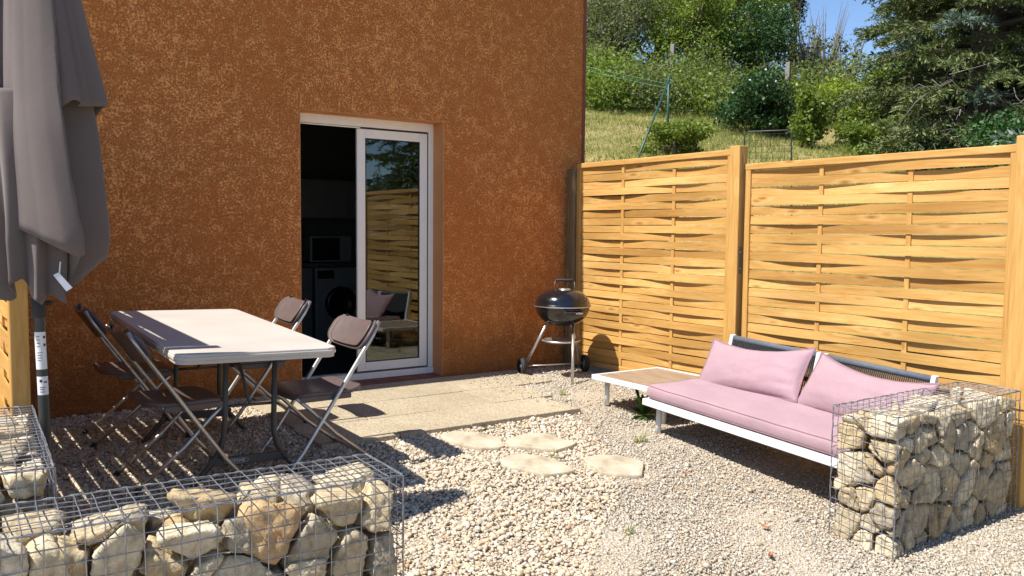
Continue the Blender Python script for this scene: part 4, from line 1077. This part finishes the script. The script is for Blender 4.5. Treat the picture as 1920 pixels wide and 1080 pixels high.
# ------------------------------------------------------------------ parasol
def build_parasol():
    px, py = .412, 3.73
    t = empty('parasol', (px, py, gz(px, py)), 'closed dark grey parasol at the left edge, hanging in folds', 'parasol')
    gz0 = gz(px, py); 
    lx, ly = -.02, 0
    Pz = lambda z: z - gz0
    slope = lambda z: (-(z - .2) * .02, 0)
    path = [(-(z) * .025, 0, Pz(z)) for z in (-.08, .4, 1.0, 1.6, 2.75)]
    pole = MB().tube(path, .0205, 18).build('pole', 'pole_paint', t, True)
    MB().lathe([(.0, 0), (.07, 0), (.07, .02), (.032, .03), (.029, .12)], 24, (0, 0, .0)).build('base_socket', 'pole_paint', t, True)
    MB().lathe([(.024, Pz(.90)), (.0255, Pz(.905)), (.0255, Pz(.985)), (.023, Pz(.99)), (.023, Pz(1.03)), (.0245, Pz(1.035)), (.0245, Pz(1.06)), (.021, Pz(1.06))], 20, (-.023, 0, 0)).build('pole_collar', 'black_rubber', pole, True)
    MB().tube([(.0, 0, Pz(.955)), (.022, .004, Pz(.955))], .009, 10).build('knob', 'black_rubber', pole, True)
    # stickers wrapped round the pole, towards the camera
    def stick(z0, z1, mat, a0, a1, r, nm, par):
        n = 10; vs = []
        for z in (z0, z1):
            for k in range(n + 1):
                an = a0 + (a1 - a0) * k / n; vs.append((-z * .025 + r * math.cos(an), r * math.sin(an), Pz(z)))
        return MB().add(vs, [(k, k + 1, n + 2 + k, n + 1 + k) for k in range(n)]).build(nm, mat, par)
    aa, ab = math.radians(-160), math.radians(-35)
    s1 = stick(.70, .845, 'sticker_white', aa, ab, .0212, 'sticker', pole); s2 = stick(.60, .672, 'sticker_white', aa, ab, .0212, 'sticker', pole)
    for z, a0, a1, dz in ((.825, -70, -45, .010), (.795, -70, -45, .010), (.828, -130, -105, .003), (.815, -135, -100, .0025), (.802, -135, -100, .0025), (.789, -135, -105, .0025), (.765, -135, -80, .0022), (.755, -135, -90, .0022), (.745, -135, -85, .0022), (.735, -135, -95, .0022)):
        stick(z - dz / 2, z + dz / 2, 'sticker_black', math.radians(a0), math.radians(a1), .0216, 'print', s1)
    for z, a0, a1, dz in ((.655, -125, -100, .010), (.650, -85, -55, .006), (.630, -125, -70, .0025), (.622, -125, -80, .0025), (.612, -125, -75, .0025)):
        stick(z - dz / 2, z + dz / 2, 'sticker_black', math.radians(a0), math.radians(a1), .0216, 'print', s2)
    # canopy
    def shell(name, th0, th1, nth, rfun, ztop, hem, nv=46, closed=False, thick=.0022):
        KR = .93; V = []; F = []
        for j in range(nth + (0 if closed else 1)):
            th = th0 + (th1 - th0) * j / nth
            zh = hem(th)
            for k in range(nv + 1):
                v = k / nv; z = ztop + (zh - ztop) * v; rr, dth = rfun(th, z, v); rr *= KR
                V.append((-z * .025 + rr * math.cos(th + dth), rr * math.sin(th + dth), Pz(z)))
        m_ = nth if closed else nth
        for j in range(m_):
            j2 = (j + 1) % nth if closed else j + 1
            for k in range(nv): F.append((j * (nv + 1) + k, j2 * (nv + 1) + k, j2 * (nv + 1) + k + 1, j * (nv + 1) + k + 1))
        o = MB().add(V, F).build(name, 'grey_canopy', t, True)
        so_ = o.modifiers.new('solid', 'SOLIDIFY'); so_.thickness = thick; so_.offset = -1
        return o
    def interp(pts):
        xs = [math.radians(p[0]) for p in pts]; ys = [p[1] for p in pts]
        def f(th):
            th = (th - xs[0]) % (2 * PI) + xs[0]
            return float(np.interp(th, xs, ys))
        return f
    # main shell: theta -90 faces the camera, 0 to the right (+x), 180 to the left
    prof_r = lambda z: np.interp(z, [1.0, 1.2, 1.6, 2.0, 2.4, 2.75], [.185, .212, .195, .150, .100, .035])
    ridge = interp([(-180, .95), (-166, 1.22), (-152, .66), (-132, .74), (-112, .86), (-94, 1.02), (-78, 1.24), (-66, 1.36), (-56, .84), (-42, .78), (-25, .98), (-8, 1.22), (12, 1.22), (30, .7), (60, 1.15), (90, .75), (120, 1.15), (150, .8), (180, .95)])
    hem_f = interp([(-180, 1.10), (-160, 1.24), (-141, 1.26), (-126, 1.25), (-112, 1.235), (-98, 1.215), (-84, 1.18), (-70, 1.14), (-62, 1.15), (-54, 1.03), (-42, 1.00), (-28, 1.04), (-8, 1.12), (12, 1.16), (34, 1.05), (60, 1.1), (90, 1.02), (120, 1.12), (150, 1.0), (180, 1.10)])
    def rf(th, z, v):
        tw = .30 * (1 - v) * 0 + .05 * math.sin(z * 5)
        k = ridge(th + tw); k = 1 + (k - 1) * np.interp(v, [0, .3, 1], [.45, 1.3, 1.45])
        r = prof_r(z) * k + .006 * noise.noise(Vector((th * 2, z * 3, 1))) + .004 * math.sin(th * 9 + z * 6) * v
        return max(.03, r), .06 * math.sin(z * 4 + th * 2) * v
    canopy = shell('canopy', -PI, PI, 220, rf, 2.75, hem_f, closed=True)
    ridge_i = interp([(-180, .9), (-160, 1.1), (-145, .7), (-128, 1.15), (-110, .75), (-95, 1.1), (-80, .8), (-60, 1.15), (-40, .7), (-10, 1.0), (30, .8), (90, 1.1), (180, .9)])
    hem_i = interp([(-180, 1.0), (-150, .97), (-135, 1.02), (-118, 1.06), (-104, .99), (-90, .96), (-76, 1.0), (-60, .96), (-40, 1.03), (0, 1.1), (90, 1.05), (180, 1.0)])
    inner = shell('canopy_lining', -PI, PI, 140, lambda th, z, v: (prof_r(z) * .80 * (1 + (ridge_i(th) - 1) * 1.25 * v) + .004 * math.sin(th * 11 + z * 9) * v, .05 * math.sin(z * 6)), 1.75, hem_i, closed=True); inner.parent = canopy
    # outer flap falling over the right side, hem higher up
    prof_o = lambda z: np.interp(z, [1.55, 1.75, 2.1, 2.5, 2.75], [.270, .252, .190, .110, .045])
    ridge_o = interp([(-180, .9), (-100, .70), (-84, .72), (-74, .86), (-62, 1.02), (-54, 1.06), (-46, .86), (-30, .92), (-8, 1.14), (10, 1.14), (25, .86), (45, .9), (180, .9)])
    hem_o = interp([(-180, 1.7), (-100, 1.80), (-88, 1.66), (-74, 1.66), (-60, 1.715), (-45, 1.70), (-25, 1.71), (-5, 1.725), (10, 1.73), (25, 1.62), (45, 1.70), (180, 1.7)])
    def rfo(th, z, v):
        k = ridge_o(th); k = 1 + (k - 1) * np.interp(v, [0, .4, 1], [.3, .8, 1.0])
        return prof_o(z) * k + .008 + .004 * noise.noise(Vector((th * 2, z * 3, 7))), 0
    flap = shell('canopy_flap', math.radians(-84), math.radians(42), 80, rfo, 2.72, hem_o); flap.parent = canopy
    # white care tag hanging from the hem
    m = MB(); c = Vector((.040, -.165, Pz(1.045)))
    m.add([c + Vector(v) for v in [(-.030, 0, .026), (-.012, -.004, .036), (.032, -.012, -.022), (.012, -.006, -.036)]], [(0, 1, 2, 3)])
    o = m.build('care_tag', 'tag_white', canopy); s_ = o.modifiers.new('solid', 'SOLIDIFY'); s_.thickness = .0008
    m = MB(); m.tube([(.036, -.158, Pz(1.12)), (.030, -.163, Pz(1.07))], .003, 5); m.build('tag_strap', 'tag_white', canopy)
build_parasol()

# ------------------------------------------------------------------ vegetation
def leaves(P, size, aspect=.55, up=.3, nrm=None):
    """P (n,3) -> rhombic leaves, random orientation"""
    n = len(P); d = rng.normal(0, 1, (n, 3)); 
    if nrm is not None: d = d * .7 + nrm
    d[:, 2] += up; d /= np.linalg.norm(d, axis=1)[:, None]
    a = np.cross(d, rng.normal(0, 1, (n, 3))); a /= np.linalg.norm(a, axis=1)[:, None] + 1e-9; b = np.cross(d, a)
    s = (size * rng.uniform(.6, 1.35, n))[:, None]
    v0 = P - a * s * .5; v2 = P + a * s * .5; v1 = P + b * s * .5 * aspect + d * s * .08; v3 = P - b * s * .5 * aspect + d * s * .08
    V = np.stack([v0, v1, v2, v3], 1).reshape(-1, 3); F = np.arange(4 * n).reshape(n, 4)
    return V, F
def blob_points(clumps, n, shell=.55, seed=0):
    """clumps: list of (cx,cy,cz,rx,ry,rz,weight)"""
    C = np.array([c[:3] for c in clumps]); R = np.array([c[3:6] for c in clumps]); w = np.array([c[6] if len(c) > 6 else c[3] * c[4] + c[4] * c[5] for c in clumps]); w = w / w.sum()
    idx = rng.choice(len(clumps), n, p=w); d = rng.normal(0, 1, (n, 3)); d /= np.linalg.norm(d, axis=1)[:, None]
    r = rng.uniform(0, 1, n) ** shell
    # bumpy surface
    k = 1 + .22 * np.sin(d[:, 0] * 5 + idx * 2.1) * np.cos(d[:, 1] * 6 + idx) + .15 * np.sin(d[:, 2] * 9 + idx * 1.3)
    return C[idx] + d * R[idx] * (r * k)[:, None], d
def tree(name, base, height, crown, nleaf, mat, size, label, cat, trunk_r=.12, group=None, barkm='bark', aspect=.55, nclump=26, limbs=7, shell=.5, seed=1, clump_r=.34):
    """crown = (cx,cy,cz,rx,ry,rz) relative to base; foliage as many sub-clumps on limbs"""
    r3 = random.Random(seed); t = empty(name, base, label, cat, group)
    cx, cy, cz, rx, ry, rz_ = crown; cl = []
    for k in range(nclump):
        while True:
            d = Vector((r3.gauss(0, 1), r3.gauss(0, 1), r3.gauss(0, 1))).normalized(); q = r3.uniform(.25, .92)
            if d.z > -.75: break
        s = clump_r * r3.uniform(.65, 1.3)
        cl.append((cx + d.x * rx * q, cy + d.y * ry * q, cz + d.z * rz_ * q, rx * s, ry * s, rz_ * s * .8))
    P, d = blob_points(cl, nleaf, shell)
    P = P[P[:, 2] > .02]
    V, F = leaves(P, size, aspect, .5)
    npmesh('crown', V, F, mat, t)
    m = MB(); top = Vector((cx, cy, cz + rz_ * .5))
    m.tube([(0, 0, -.1), (cx * .2 + r3.uniform(-.05, .05), cy * .2, height * .3), (cx * .7, cy * .7, height * .6), top], [trunk_r, trunk_r * .8, trunk_r * .5, trunk_r * .12], 8)
    for k in range(limbs):
        c = cl[k % len(cl)]; s = Vector((cx * .3, cy * .3, max(.05, height * r3.uniform(.2, .5)))); e_ = Vector(c[:3]); mid = s.lerp(e_, .5) + Vector((0, 0, -.05 * height))
        m.tube([s, mid, e_], [trunk_r * .45, trunk_r * .3, trunk_r * .08], 6)
    m.build('trunk', barkm, t, True)
    return t
def at(px, py_unused, d, dz=0):
    """ground point on the hill at distance d along the compass direction of image column px"""
    v = f_ * 1600 + r_ * (px - 960); v = Vector((v.x, v.y)); v = v / 1600 * d
    return Vector((v.x, v.y, float(hill_z(np.array(v.x), np.array(v.y))) + dz))
def bush(px, d, r, h, n, mat, size, label, seed, group=None, name='bush', nclump=14, cat='bush', aspect=.6, trunk_r=.03, off=(0, 0)):
    b = at(px, 0, d); b.x += off[0]; b.y += off[1]
    return tree(name, b, h, (0, 0, h * .42, r, r, h * .56), n, mat, size, label, cat, trunk_r, group, nclump=nclump, limbs=6, seed=seed, clump_r=.42, aspect=aspect)

def build_vegetation():
    # foreground bushes on the slope
    bush(1262, 10.6, .50, .44, 7500, 'leaf_mid', .040, 'low round green bush just above the fence, beside the leaning green stake', 31)
    bush(1425, 13.3, .75, 1.15, 9000, 'leaf_dark', .060, 'dark green glossy bush in the middle of the slope', 33)
    bush(1508, 12.4, .34, .95, 4200, 'leaf_mid', .055, 'light green young shrub right of the dark bush', 34, name='shrub')
    bush(1885, 9.6, .85, 1.0, 8000, 'leaf_glossy', .055, 'dense ivy like bush at the right edge above the fence', 35)
    bush(1640, 12.2, .55, .55, 5200, 'leaf_mid', .05, 'low spreading bush with pale flower heads on the right of the slope', 36)
    # bramble bank, a mass nobody could count
    cl = []; r3 = random.Random(4)
    for k in range(150):
        px = r3.uniform(1085, 1760); d = r3.uniform(14.4, 18.3) - max(0, (px - 1500) / 220) * 1.6; b = at(px, 0, d); h = r3.uniform(.40, .8) * (1 + (d - 14.5) * .12)
        cl.append((b.x, b.y, b.z + h * .35, r3.uniform(.55, 1.0), r3.uniform(.55, 1.0), h * .8))
    P, dd = blob_points(cl[:75], 85000, .45); V, F = leaves(P, .066, .6, .5)
    tag(npmesh('bramble_bank', V, F, 'leaf_mid'), 'tangled green bramble bank across the top of the grass slope', 'undergrowth', kind='stuff')
    P, dd = blob_points(cl[75:], 70000, .45); V, F = leaves(P, .058, .5, .5)
    tag(npmesh('tall_weeds', V, F, 'leaf_greygreen'), 'grey green tall weeds mixed into the bramble bank', 'undergrowth', kind='stuff')
    # trees behind the bank
    G = 'broadleaf trees behind the bramble bank'
    for i, (px, d, h, r, n, mat, sz, lab) in enumerate([
        (1105, 19.5, 5.2, 1.7, 21000, 'leaf_bright', .075, 'bright green tree at the left, rising straight behind the house corner'),
        (1225, 20.5, 5.8, 1.9, 26000, 'leaf_bright', .075, 'bright yellow green tree second from the house corner'),
        (1345, 19.5, 4.9, 1.6, 21000, 'leaf_mid', .070, 'mid green tree third from the house corner'),
        (1408, 21.0, 5.3, 1.15, 17000, 'leaf_bright', .070, 'bright green tree just left of the sky gap'),
        (1290, 17.3, 2.5, 1.2, 13000, 'leaf_mid', .060, 'lower leafy tree in front, behind the first pale post'),
        (1390, 17.6, 2.3, 1.1, 11000, 'leaf_dark', .060, 'lower dark leafy tree between the two pale posts'),
        (1150, 17.0, 2.1, 1.1, 11000, 'leaf_greygreen', .060, 'lower grey green tree next to the house corner')]):
        tree('broadleaf_tree', at(px, 0, d), h, (0, 0, h * .56, r, r, h * .50), n, mat, sz, lab, 'tree', .13, G, nclump=34, limbs=8, seed=50 + i)
    tree('dark_tree', at(1475, 0, 24), 7.2, (0, 0, 4.6, .6, .6, 2.6), 9000, 'leaf_dark', .08, 'dark narrow tree behind, beside the blue sky gap', 'tree', .12, seed=71, nclump=18)
    # sparse wispy shrubs in the gap
    for i, (px, d, h, r) in enumerate([(1532, 19.0, 2.1, .6), (1572, 20.0, 1.8, .6), (1500, 18.0, 1.7, .5)]):
        t = tree('wispy_shrub', at(px, 0, d), h, (0, 0, h * .55, r, r, h * .46), 800, 'leaf_greygreen', .07, ['tall thin twiggy shrub against the sky, middle of the gap', 'thin twiggy shrub against the sky, right of the gap', 'thin twiggy shrub low at the left of the sky gap'][i], 'shrub', .035, 'thin shrubs in the sky gap', 'bark_grey', nclump=26, limbs=20, seed=80 + i, clump_r=.22)
        m = MB(); r4 = random.Random(i)
        for k in range(26):
            an = r4.uniform(0, 6.28); e_ = Vector((math.cos(an) * r * r4.uniform(.2, .9), math.sin(an) * r * r4.uniform(.2, .9), h * r4.uniform(.7, 1.15))); m.tube([(0, 0, 0), e_ * .5 + Vector((0, 0, .15)), e_], [.018, .010, .003], 5)
        m.build('twigs', 'bark_grey', t)
    # conifers on the right
    def conifer(px, d, h, R, label, seed, n_br=120, blue=.15, off=None, zlow=.3, xy=None):
        b = at(px, 0, d) if xy is None else Vector((xy[0], xy[1], -.2)); r4 = random.Random(seed); t = empty('conifer', b, label, 'tree', 'dark conifers on the right')
        m = MB(); m.tube([(0, 0, -.1), (0, 0, h * .5), (0, 0, h)], [.20, .13, .02], 10); m.build('trunk', 'bark', t, True)
        mb = MB(); PG = []; DG = []; PB = []; DB = []
        for k in range(n_br):
            q = r4.uniform(0, 1) ** 1.1; z = h * (zlow / h + (1 - zlow / h) * q); rr = R * (1 - q) ** .6 * r4.uniform(.6, 1.15); an = r4.uniform(0, 6.283)
            dr = Vector((math.cos(an), math.sin(an), 0)); s = Vector((0, 0, z)); e_ = s + dr * rr + Vector((0, 0, -.12 * rr + r4.uniform(-.1, .25))); mid = s.lerp(e_, .55) + Vector((0, 0, .08 * rr))
            mb.tube([s, mid, e_], [.028, .016, .004], 5, False)
            isb = r4.random() < blue; side = dr.cross(Vector((0, 0, 1)))
            for j in range(22):                       # side twigs
                f = r4.uniform(.25, 1.0); p = s.lerp(mid, f / .55) if f < .55 else mid.lerp(e_, (f - .55) / .45)
                ln = rr * .34 * r4.uniform(.5, 1.1) * (1.15 - f * .6); tw = (dr * r4.uniform(.2, .9) + side * r4.uniform(-1, 1) + Vector((0, 0, r4.uniform(-.35, .12)))).normalized()
                kk = 40
                for u in range(kk):
                    g = (u + r4.random()) / kk
                    (PB if isb and f > .45 else PG).append(p + tw * ln * g + Vector((r4.uniform(-.02, .02), r4.uniform(-.02, .02), -.06 * g * g * ln)))
                    (DB if isb and f > .45 else DG).append(tw)
        mb.build('branches', 'bark', t)
        for PP, DD, mt, nm in ((PG, DG, 'needle_green', 'crown'), (PB, DB, 'needle_blue', 'young_growth')):
            if not PP: continue
            P = np.array([p[:] for p in PP]); D = np.array([q[:] for q in DD]); n = len(P)
            a_ = D * .8 + rng.normal(0, .55, (n, 3)); a_ /= np.linalg.norm(a_, axis=1)[:, None]; bb = np.cross(a_, rng.normal(0, 1, (n, 3))); bb /= np.linalg.norm(bb, axis=1)[:, None]
            s = rng.uniform(.05, .10, n)[:, None]; w = s * .12
            V = np.stack([P, P + a_ * s * .5 + bb * w, P + a_ * s, P + a_ * s * .5 - bb * w], 1).reshape(-1, 3)
            npmesh(nm, V, np.arange(4 * n).reshape(n, 4), mt, t)
        return t
    conifer(1825, 12.2, 7.5, 2.0, 'big dark conifer at the right with blue green branch tips', 90, 300, .09)
    conifer(1790, 15.5, 8.5, 1.8, 'dark conifer behind, at the right of the sky gap', 91, 260, .12)
    conifer(1925, 14.5, 9.0, 2.5, 'tall dark conifer at the right edge behind the big one', 92, 260, .2)
    conifer(0, 0, 7.5, 2.6, 'conifer beyond the fence outside the view, mirrored in the door glass', 93, 170, .15, xy=(8.6, -2.2))
    conifer(0, 0, 7.0, 2.6, 'second conifer outside the view, mirrored in the door glass', 94, 150, .15, xy=(7.6, .9))
    bush(1650, 14.0, .7, 1.9, 8000, 'leaf_mid', .06, 'mid green bush between the sky gap and the conifers', 37)
    bush(1560, 15.5, .8, .95, 6500, 'leaf_bright', .055, 'light green bush below the sky gap', 38)
    bush(1730, 11.3, .5, .5, 4000, 'leaf_dark', .05, 'low dark bush at the foot of the big conifer', 39)
    # dead grey twigs under the big conifer
    b = at(1770, 0, 11.2); m = MB(); r4 = random.Random(6)
    for k in range(70):
        s = Vector((r4.uniform(-.9, 1.1), r4.uniform(-.6, .6), r4.uniform(.2, 1.2))); dr = Vector((r4.uniform(-1, 1), r4.uniform(-1, .3), r4.uniform(-.7, .35))).normalized(); L = r4.uniform(.2, .6)
        m.tube([s, s + dr * L * .3 + Vector((0, 0, r4.uniform(-.06, .06))), s + dr * L * .65 + Vector((0, 0, r4.uniform(-.08, .08))), s + dr * L], [.006, .005, .003, .002], 4, False)
    tag(m.build('dead_twigs', 'bark_grey', None, loc=b), 'bare grey twigs tangled under the big conifer', 'twigs', kind='stuff')
    # grass on the slope
    k = 120000
    x = rng.uniform(5.9, 14.5, k); y = rng.uniform(4.0, 14.0, k)
    ang = np.degrees(np.arctan2(x, y)); keep = (ang > 36) & (ang < 68) & (np.hypot(x, y) < 16.5) & (np.hypot(x, y) > 8.6); x, y = x[keep], y[keep]
    z = hill_z(x, y); dens = noise_arr(x, y, 1.1) * .5 + .5
    for i in range(len(x)): z[i] += noise.noise(Vector((x[i] * .6, y[i] * .6, 5))) * .12 + noise.noise(Vector((x[i] * 2.5, y[i] * 2.5, 1))) * .04
    n = len(x); h = rng.uniform(.03, .10, n) * (.6 + .7 * dens); an = rng.uniform(0, 2 * PI, n); w = rng.uniform(.003, .007, n)
    P = np.stack([x, y, z - .01], -1); a_ = np.stack([np.cos(an), np.sin(an), 0 * an], -1); le = np.stack([rng.normal(0, .5, n), rng.normal(0, .5, n), np.ones(n)], -1)
    V = np.stack([P - a_ * w[:, None], P + a_ * w[:, None], P + le * h[:, None]], 1).reshape(-1, 3)
    tag(npmesh('grass', V, np.arange(3 * n).reshape(n, 3), 'grass_blade'), 'short dry grass on the slope behind the fence', 'grass', kind='stuff')
build_vegetation()

# ------------------------------------------------------------------ things on the slope
def build_slope_things():
    b = at(1246, 0, 11.6)
    t = empty('fence_stake', b, 'green steel corner stake with a leaning brace on the slope', 'stake')
    MB().tube([(0, 0, -.1), (0, 0, .86)], .016, 8).build('upright', 'green_steel', t, True)
    q = at(1185, 0, 9.9) - b; MB().tube([(q.x * .95, q.y * .95, q.z - .02), (0.01, -.01, .84)], .013, 8).build('brace', 'green_steel', t, True)
    # green wire fence running to the left
    g = empty('wire_fence', b, 'thin green wire netting strung from the stake towards the house', 'fence')
    e2 = at(1060, 0, 13.6) - b; m = MB()
    for zz in (.70, .76):
        m.tube([(0, 0, zz), (e2.x * .5, e2.y * .5, e2.z * .5 + zz - .01), (e2.x, e2.y, e2.z + zz)], .002, 4, False)
    m.build('netting', 'green_wire', g)
    for px, d, h, lab in ((1251, 16.2, 1.08, 'pale weathered post in the brambles, left of the other one'), (1464, 15.6, 1.0, 'short pale post in the brambles near the sky gap')):
        m = MB(); m.box(-.04, -.04, -.2, .04, .04, h); o = m.build('old_post', 'concrete_post', None, loc=at(px, 0, d), bevel=.01); o.rotation_euler = (.03, -.02, .3)
        tag(o, lab, 'post', 'old posts in the brambles')
    # mesh panel leaning behind the fence
    c = Vector((5.62, 4.52, 1.55)); 
    # dark framed wire panel
    t = empty('mesh_screen', (5.58, 4.44, 1.2), 'dark framed wire mesh panel standing behind the middle fence post', 'mesh screen', rz=math.radians(-60))
    W_, H_ = .36, .86
    fr = [(-W_ / 2 - .0, 0, 0), (-W_ / 2, 0, H_ - .03), (-W_ / 2 + .03, 0, H_), (W_ / 2 - .03, 0, H_), (W_ / 2, 0, H_ - .03), (W_ / 2 + .03, 0, 0)]
    MB().tube(fr, .006, 8).build('frame', 'dark_wire', t, True)
    m = MB()
    for k in range(1, 8): m.tube([(-W_ / 2 + W_ * k / 8, 0, 0), (-W_ / 2 + W_ * k / 8, 0, H_)], .0013, 4, False)
    for k in range(0, 18): m.tube([(-W_ / 2, 0, H_ * (k + .5) / 18), (W_ / 2, 0, H_ * (k + .5) / 18)], .0013, 4, False)
    m.build('mesh', 'dark_wire', t)
    # pile of roof slates by the house corner
    b = at(1122, 0, 9.6); r4 = random.Random(3); m = MB()
    for k in range(12):
        M = Matrix.Translation((r4.uniform(-.16, .16), r4.uniform(-.10, .10), .015 + k * .008)) @ Matrix.Rotation(r4.uniform(-.25, .25), 4, 'X') @ Matrix.Rotation(r4.uniform(0, 3), 4, 'Z')
        m.box(-.10, -.06, -.006, .10, .06, .006, M)
    tag(m.build('slate_pile', 'slate_grey', None, loc=b + Vector((0, 0, .03))), 'small heap of dark grey slates in the dry grass by the house corner', 'slates')
build_slope_things()

# ------------------------------------------------------------------ weeds in the gravel
def weed(x, y, n, L, w, lab, name='weed', seed=1, flat=.5, mat='weed_leaf', grp=None):
    r4 = random.Random(seed); m = MB()
    for k in range(n):
        an = r4.uniform(0, 6.283); l = L * r4.uniform(.6, 1.1); el = r4.uniform(.15, 1.1) * (1 - flat) + .1; d = Vector((math.cos(an), math.sin(an), 0)); s = d.cross(Vector((0, 0, 1))); pts = []
        for q in range(6):
            f = q / 5; wd = w * math.sin(PI * min(1, f * .9 + .08)) * (1 + .35 * (-1) ** q); c = d * l * f + Vector((0, 0, l * f * math.tan(el) * .8 - l * f * f * .35)); pts.append((c - s * wd, c + Vector((0, 0, -.15 * wd)), c + s * wd))
        vs = [p for tr in pts for p in tr]; fs = []
        for q in range(5): a_ = q * 3; fs += [(a_, a_ + 1, a_ + 4, a_ + 3), (a_ + 1, a_ + 2, a_ + 5, a_ + 4)]
        m.add(vs, fs)
    tag(m.build(name, mat, None, loc=(x, y, gz(x, y) + .003)), lab, 'weed', grp)
weed(4.15, 4.30, 26, .15, .017, 'dark leafy dandelion weed growing under the side table', seed=1, flat=.0)
weed(3.72, 3.88, 40, .08, .0022, 'small grass tuft in the gravel before the front sofa leg', 'grass_tuft', 2, .0, 'grass_blade')
weed(3.02, 3.86, 14, .06, .0022, 'tiny grass sprout between the two middle stepping stones', 'grass_tuft', 3, .0, 'grass_blade')
weed(2.72, 2.90, 26, .05, .0022, 'thin grass tuft alone in the open gravel', 'grass_tuft', 4, .0, 'grass_blade')
weed(4.02, 5.05, 30, .06, .0022, 'thin grass tuft at the right end of the patio slabs', 'grass_tuft', 5, .0, 'grass_blade')
weed(2.95, 4.50, 10, .05, .007, 'small green weed at the patio edge above the stepping stones', 'weed', 6, .2)

for i, (x, y, lb) in enumerate([(3.36, 2.62, 'small dry orange leaf on the open gravel, left of the sofa gabion'), (3.12, 2.40, 'curled dry leaf on the gravel near the bottom edge, left of the sofa gabion'), (3.55, 3.32, 'small reddish leaf on the gravel right of the lone stepping stone')]):
    r4 = random.Random(i); n = 8; V = []; F = []
    for k in range(n + 1):
        f = k / n; w = .013 * math.sin(PI * f) ** .7; z = .010 + .012 * (f - .5) ** 2 * 4
        V += [(.05 * f - .025, -w, z + .006), (.05 * f - .025, 0, z), (.05 * f - .025, w, z + .005)]
    for k in range(n): a_ = k * 3; F += [(a_, a_ + 1, a_ + 4, a_ + 3), (a_ + 1, a_ + 2, a_ + 5, a_ + 4)]
    o = MB().add(V, F).build('dry_leaf', 'dry_leaf', None, loc=(x, y, gz(x, y) + .004)); o.rotation_euler = (.1, .1, r4.uniform(0, 6)); tag(o, lb, 'leaf', 'dry leaves on the gravel')
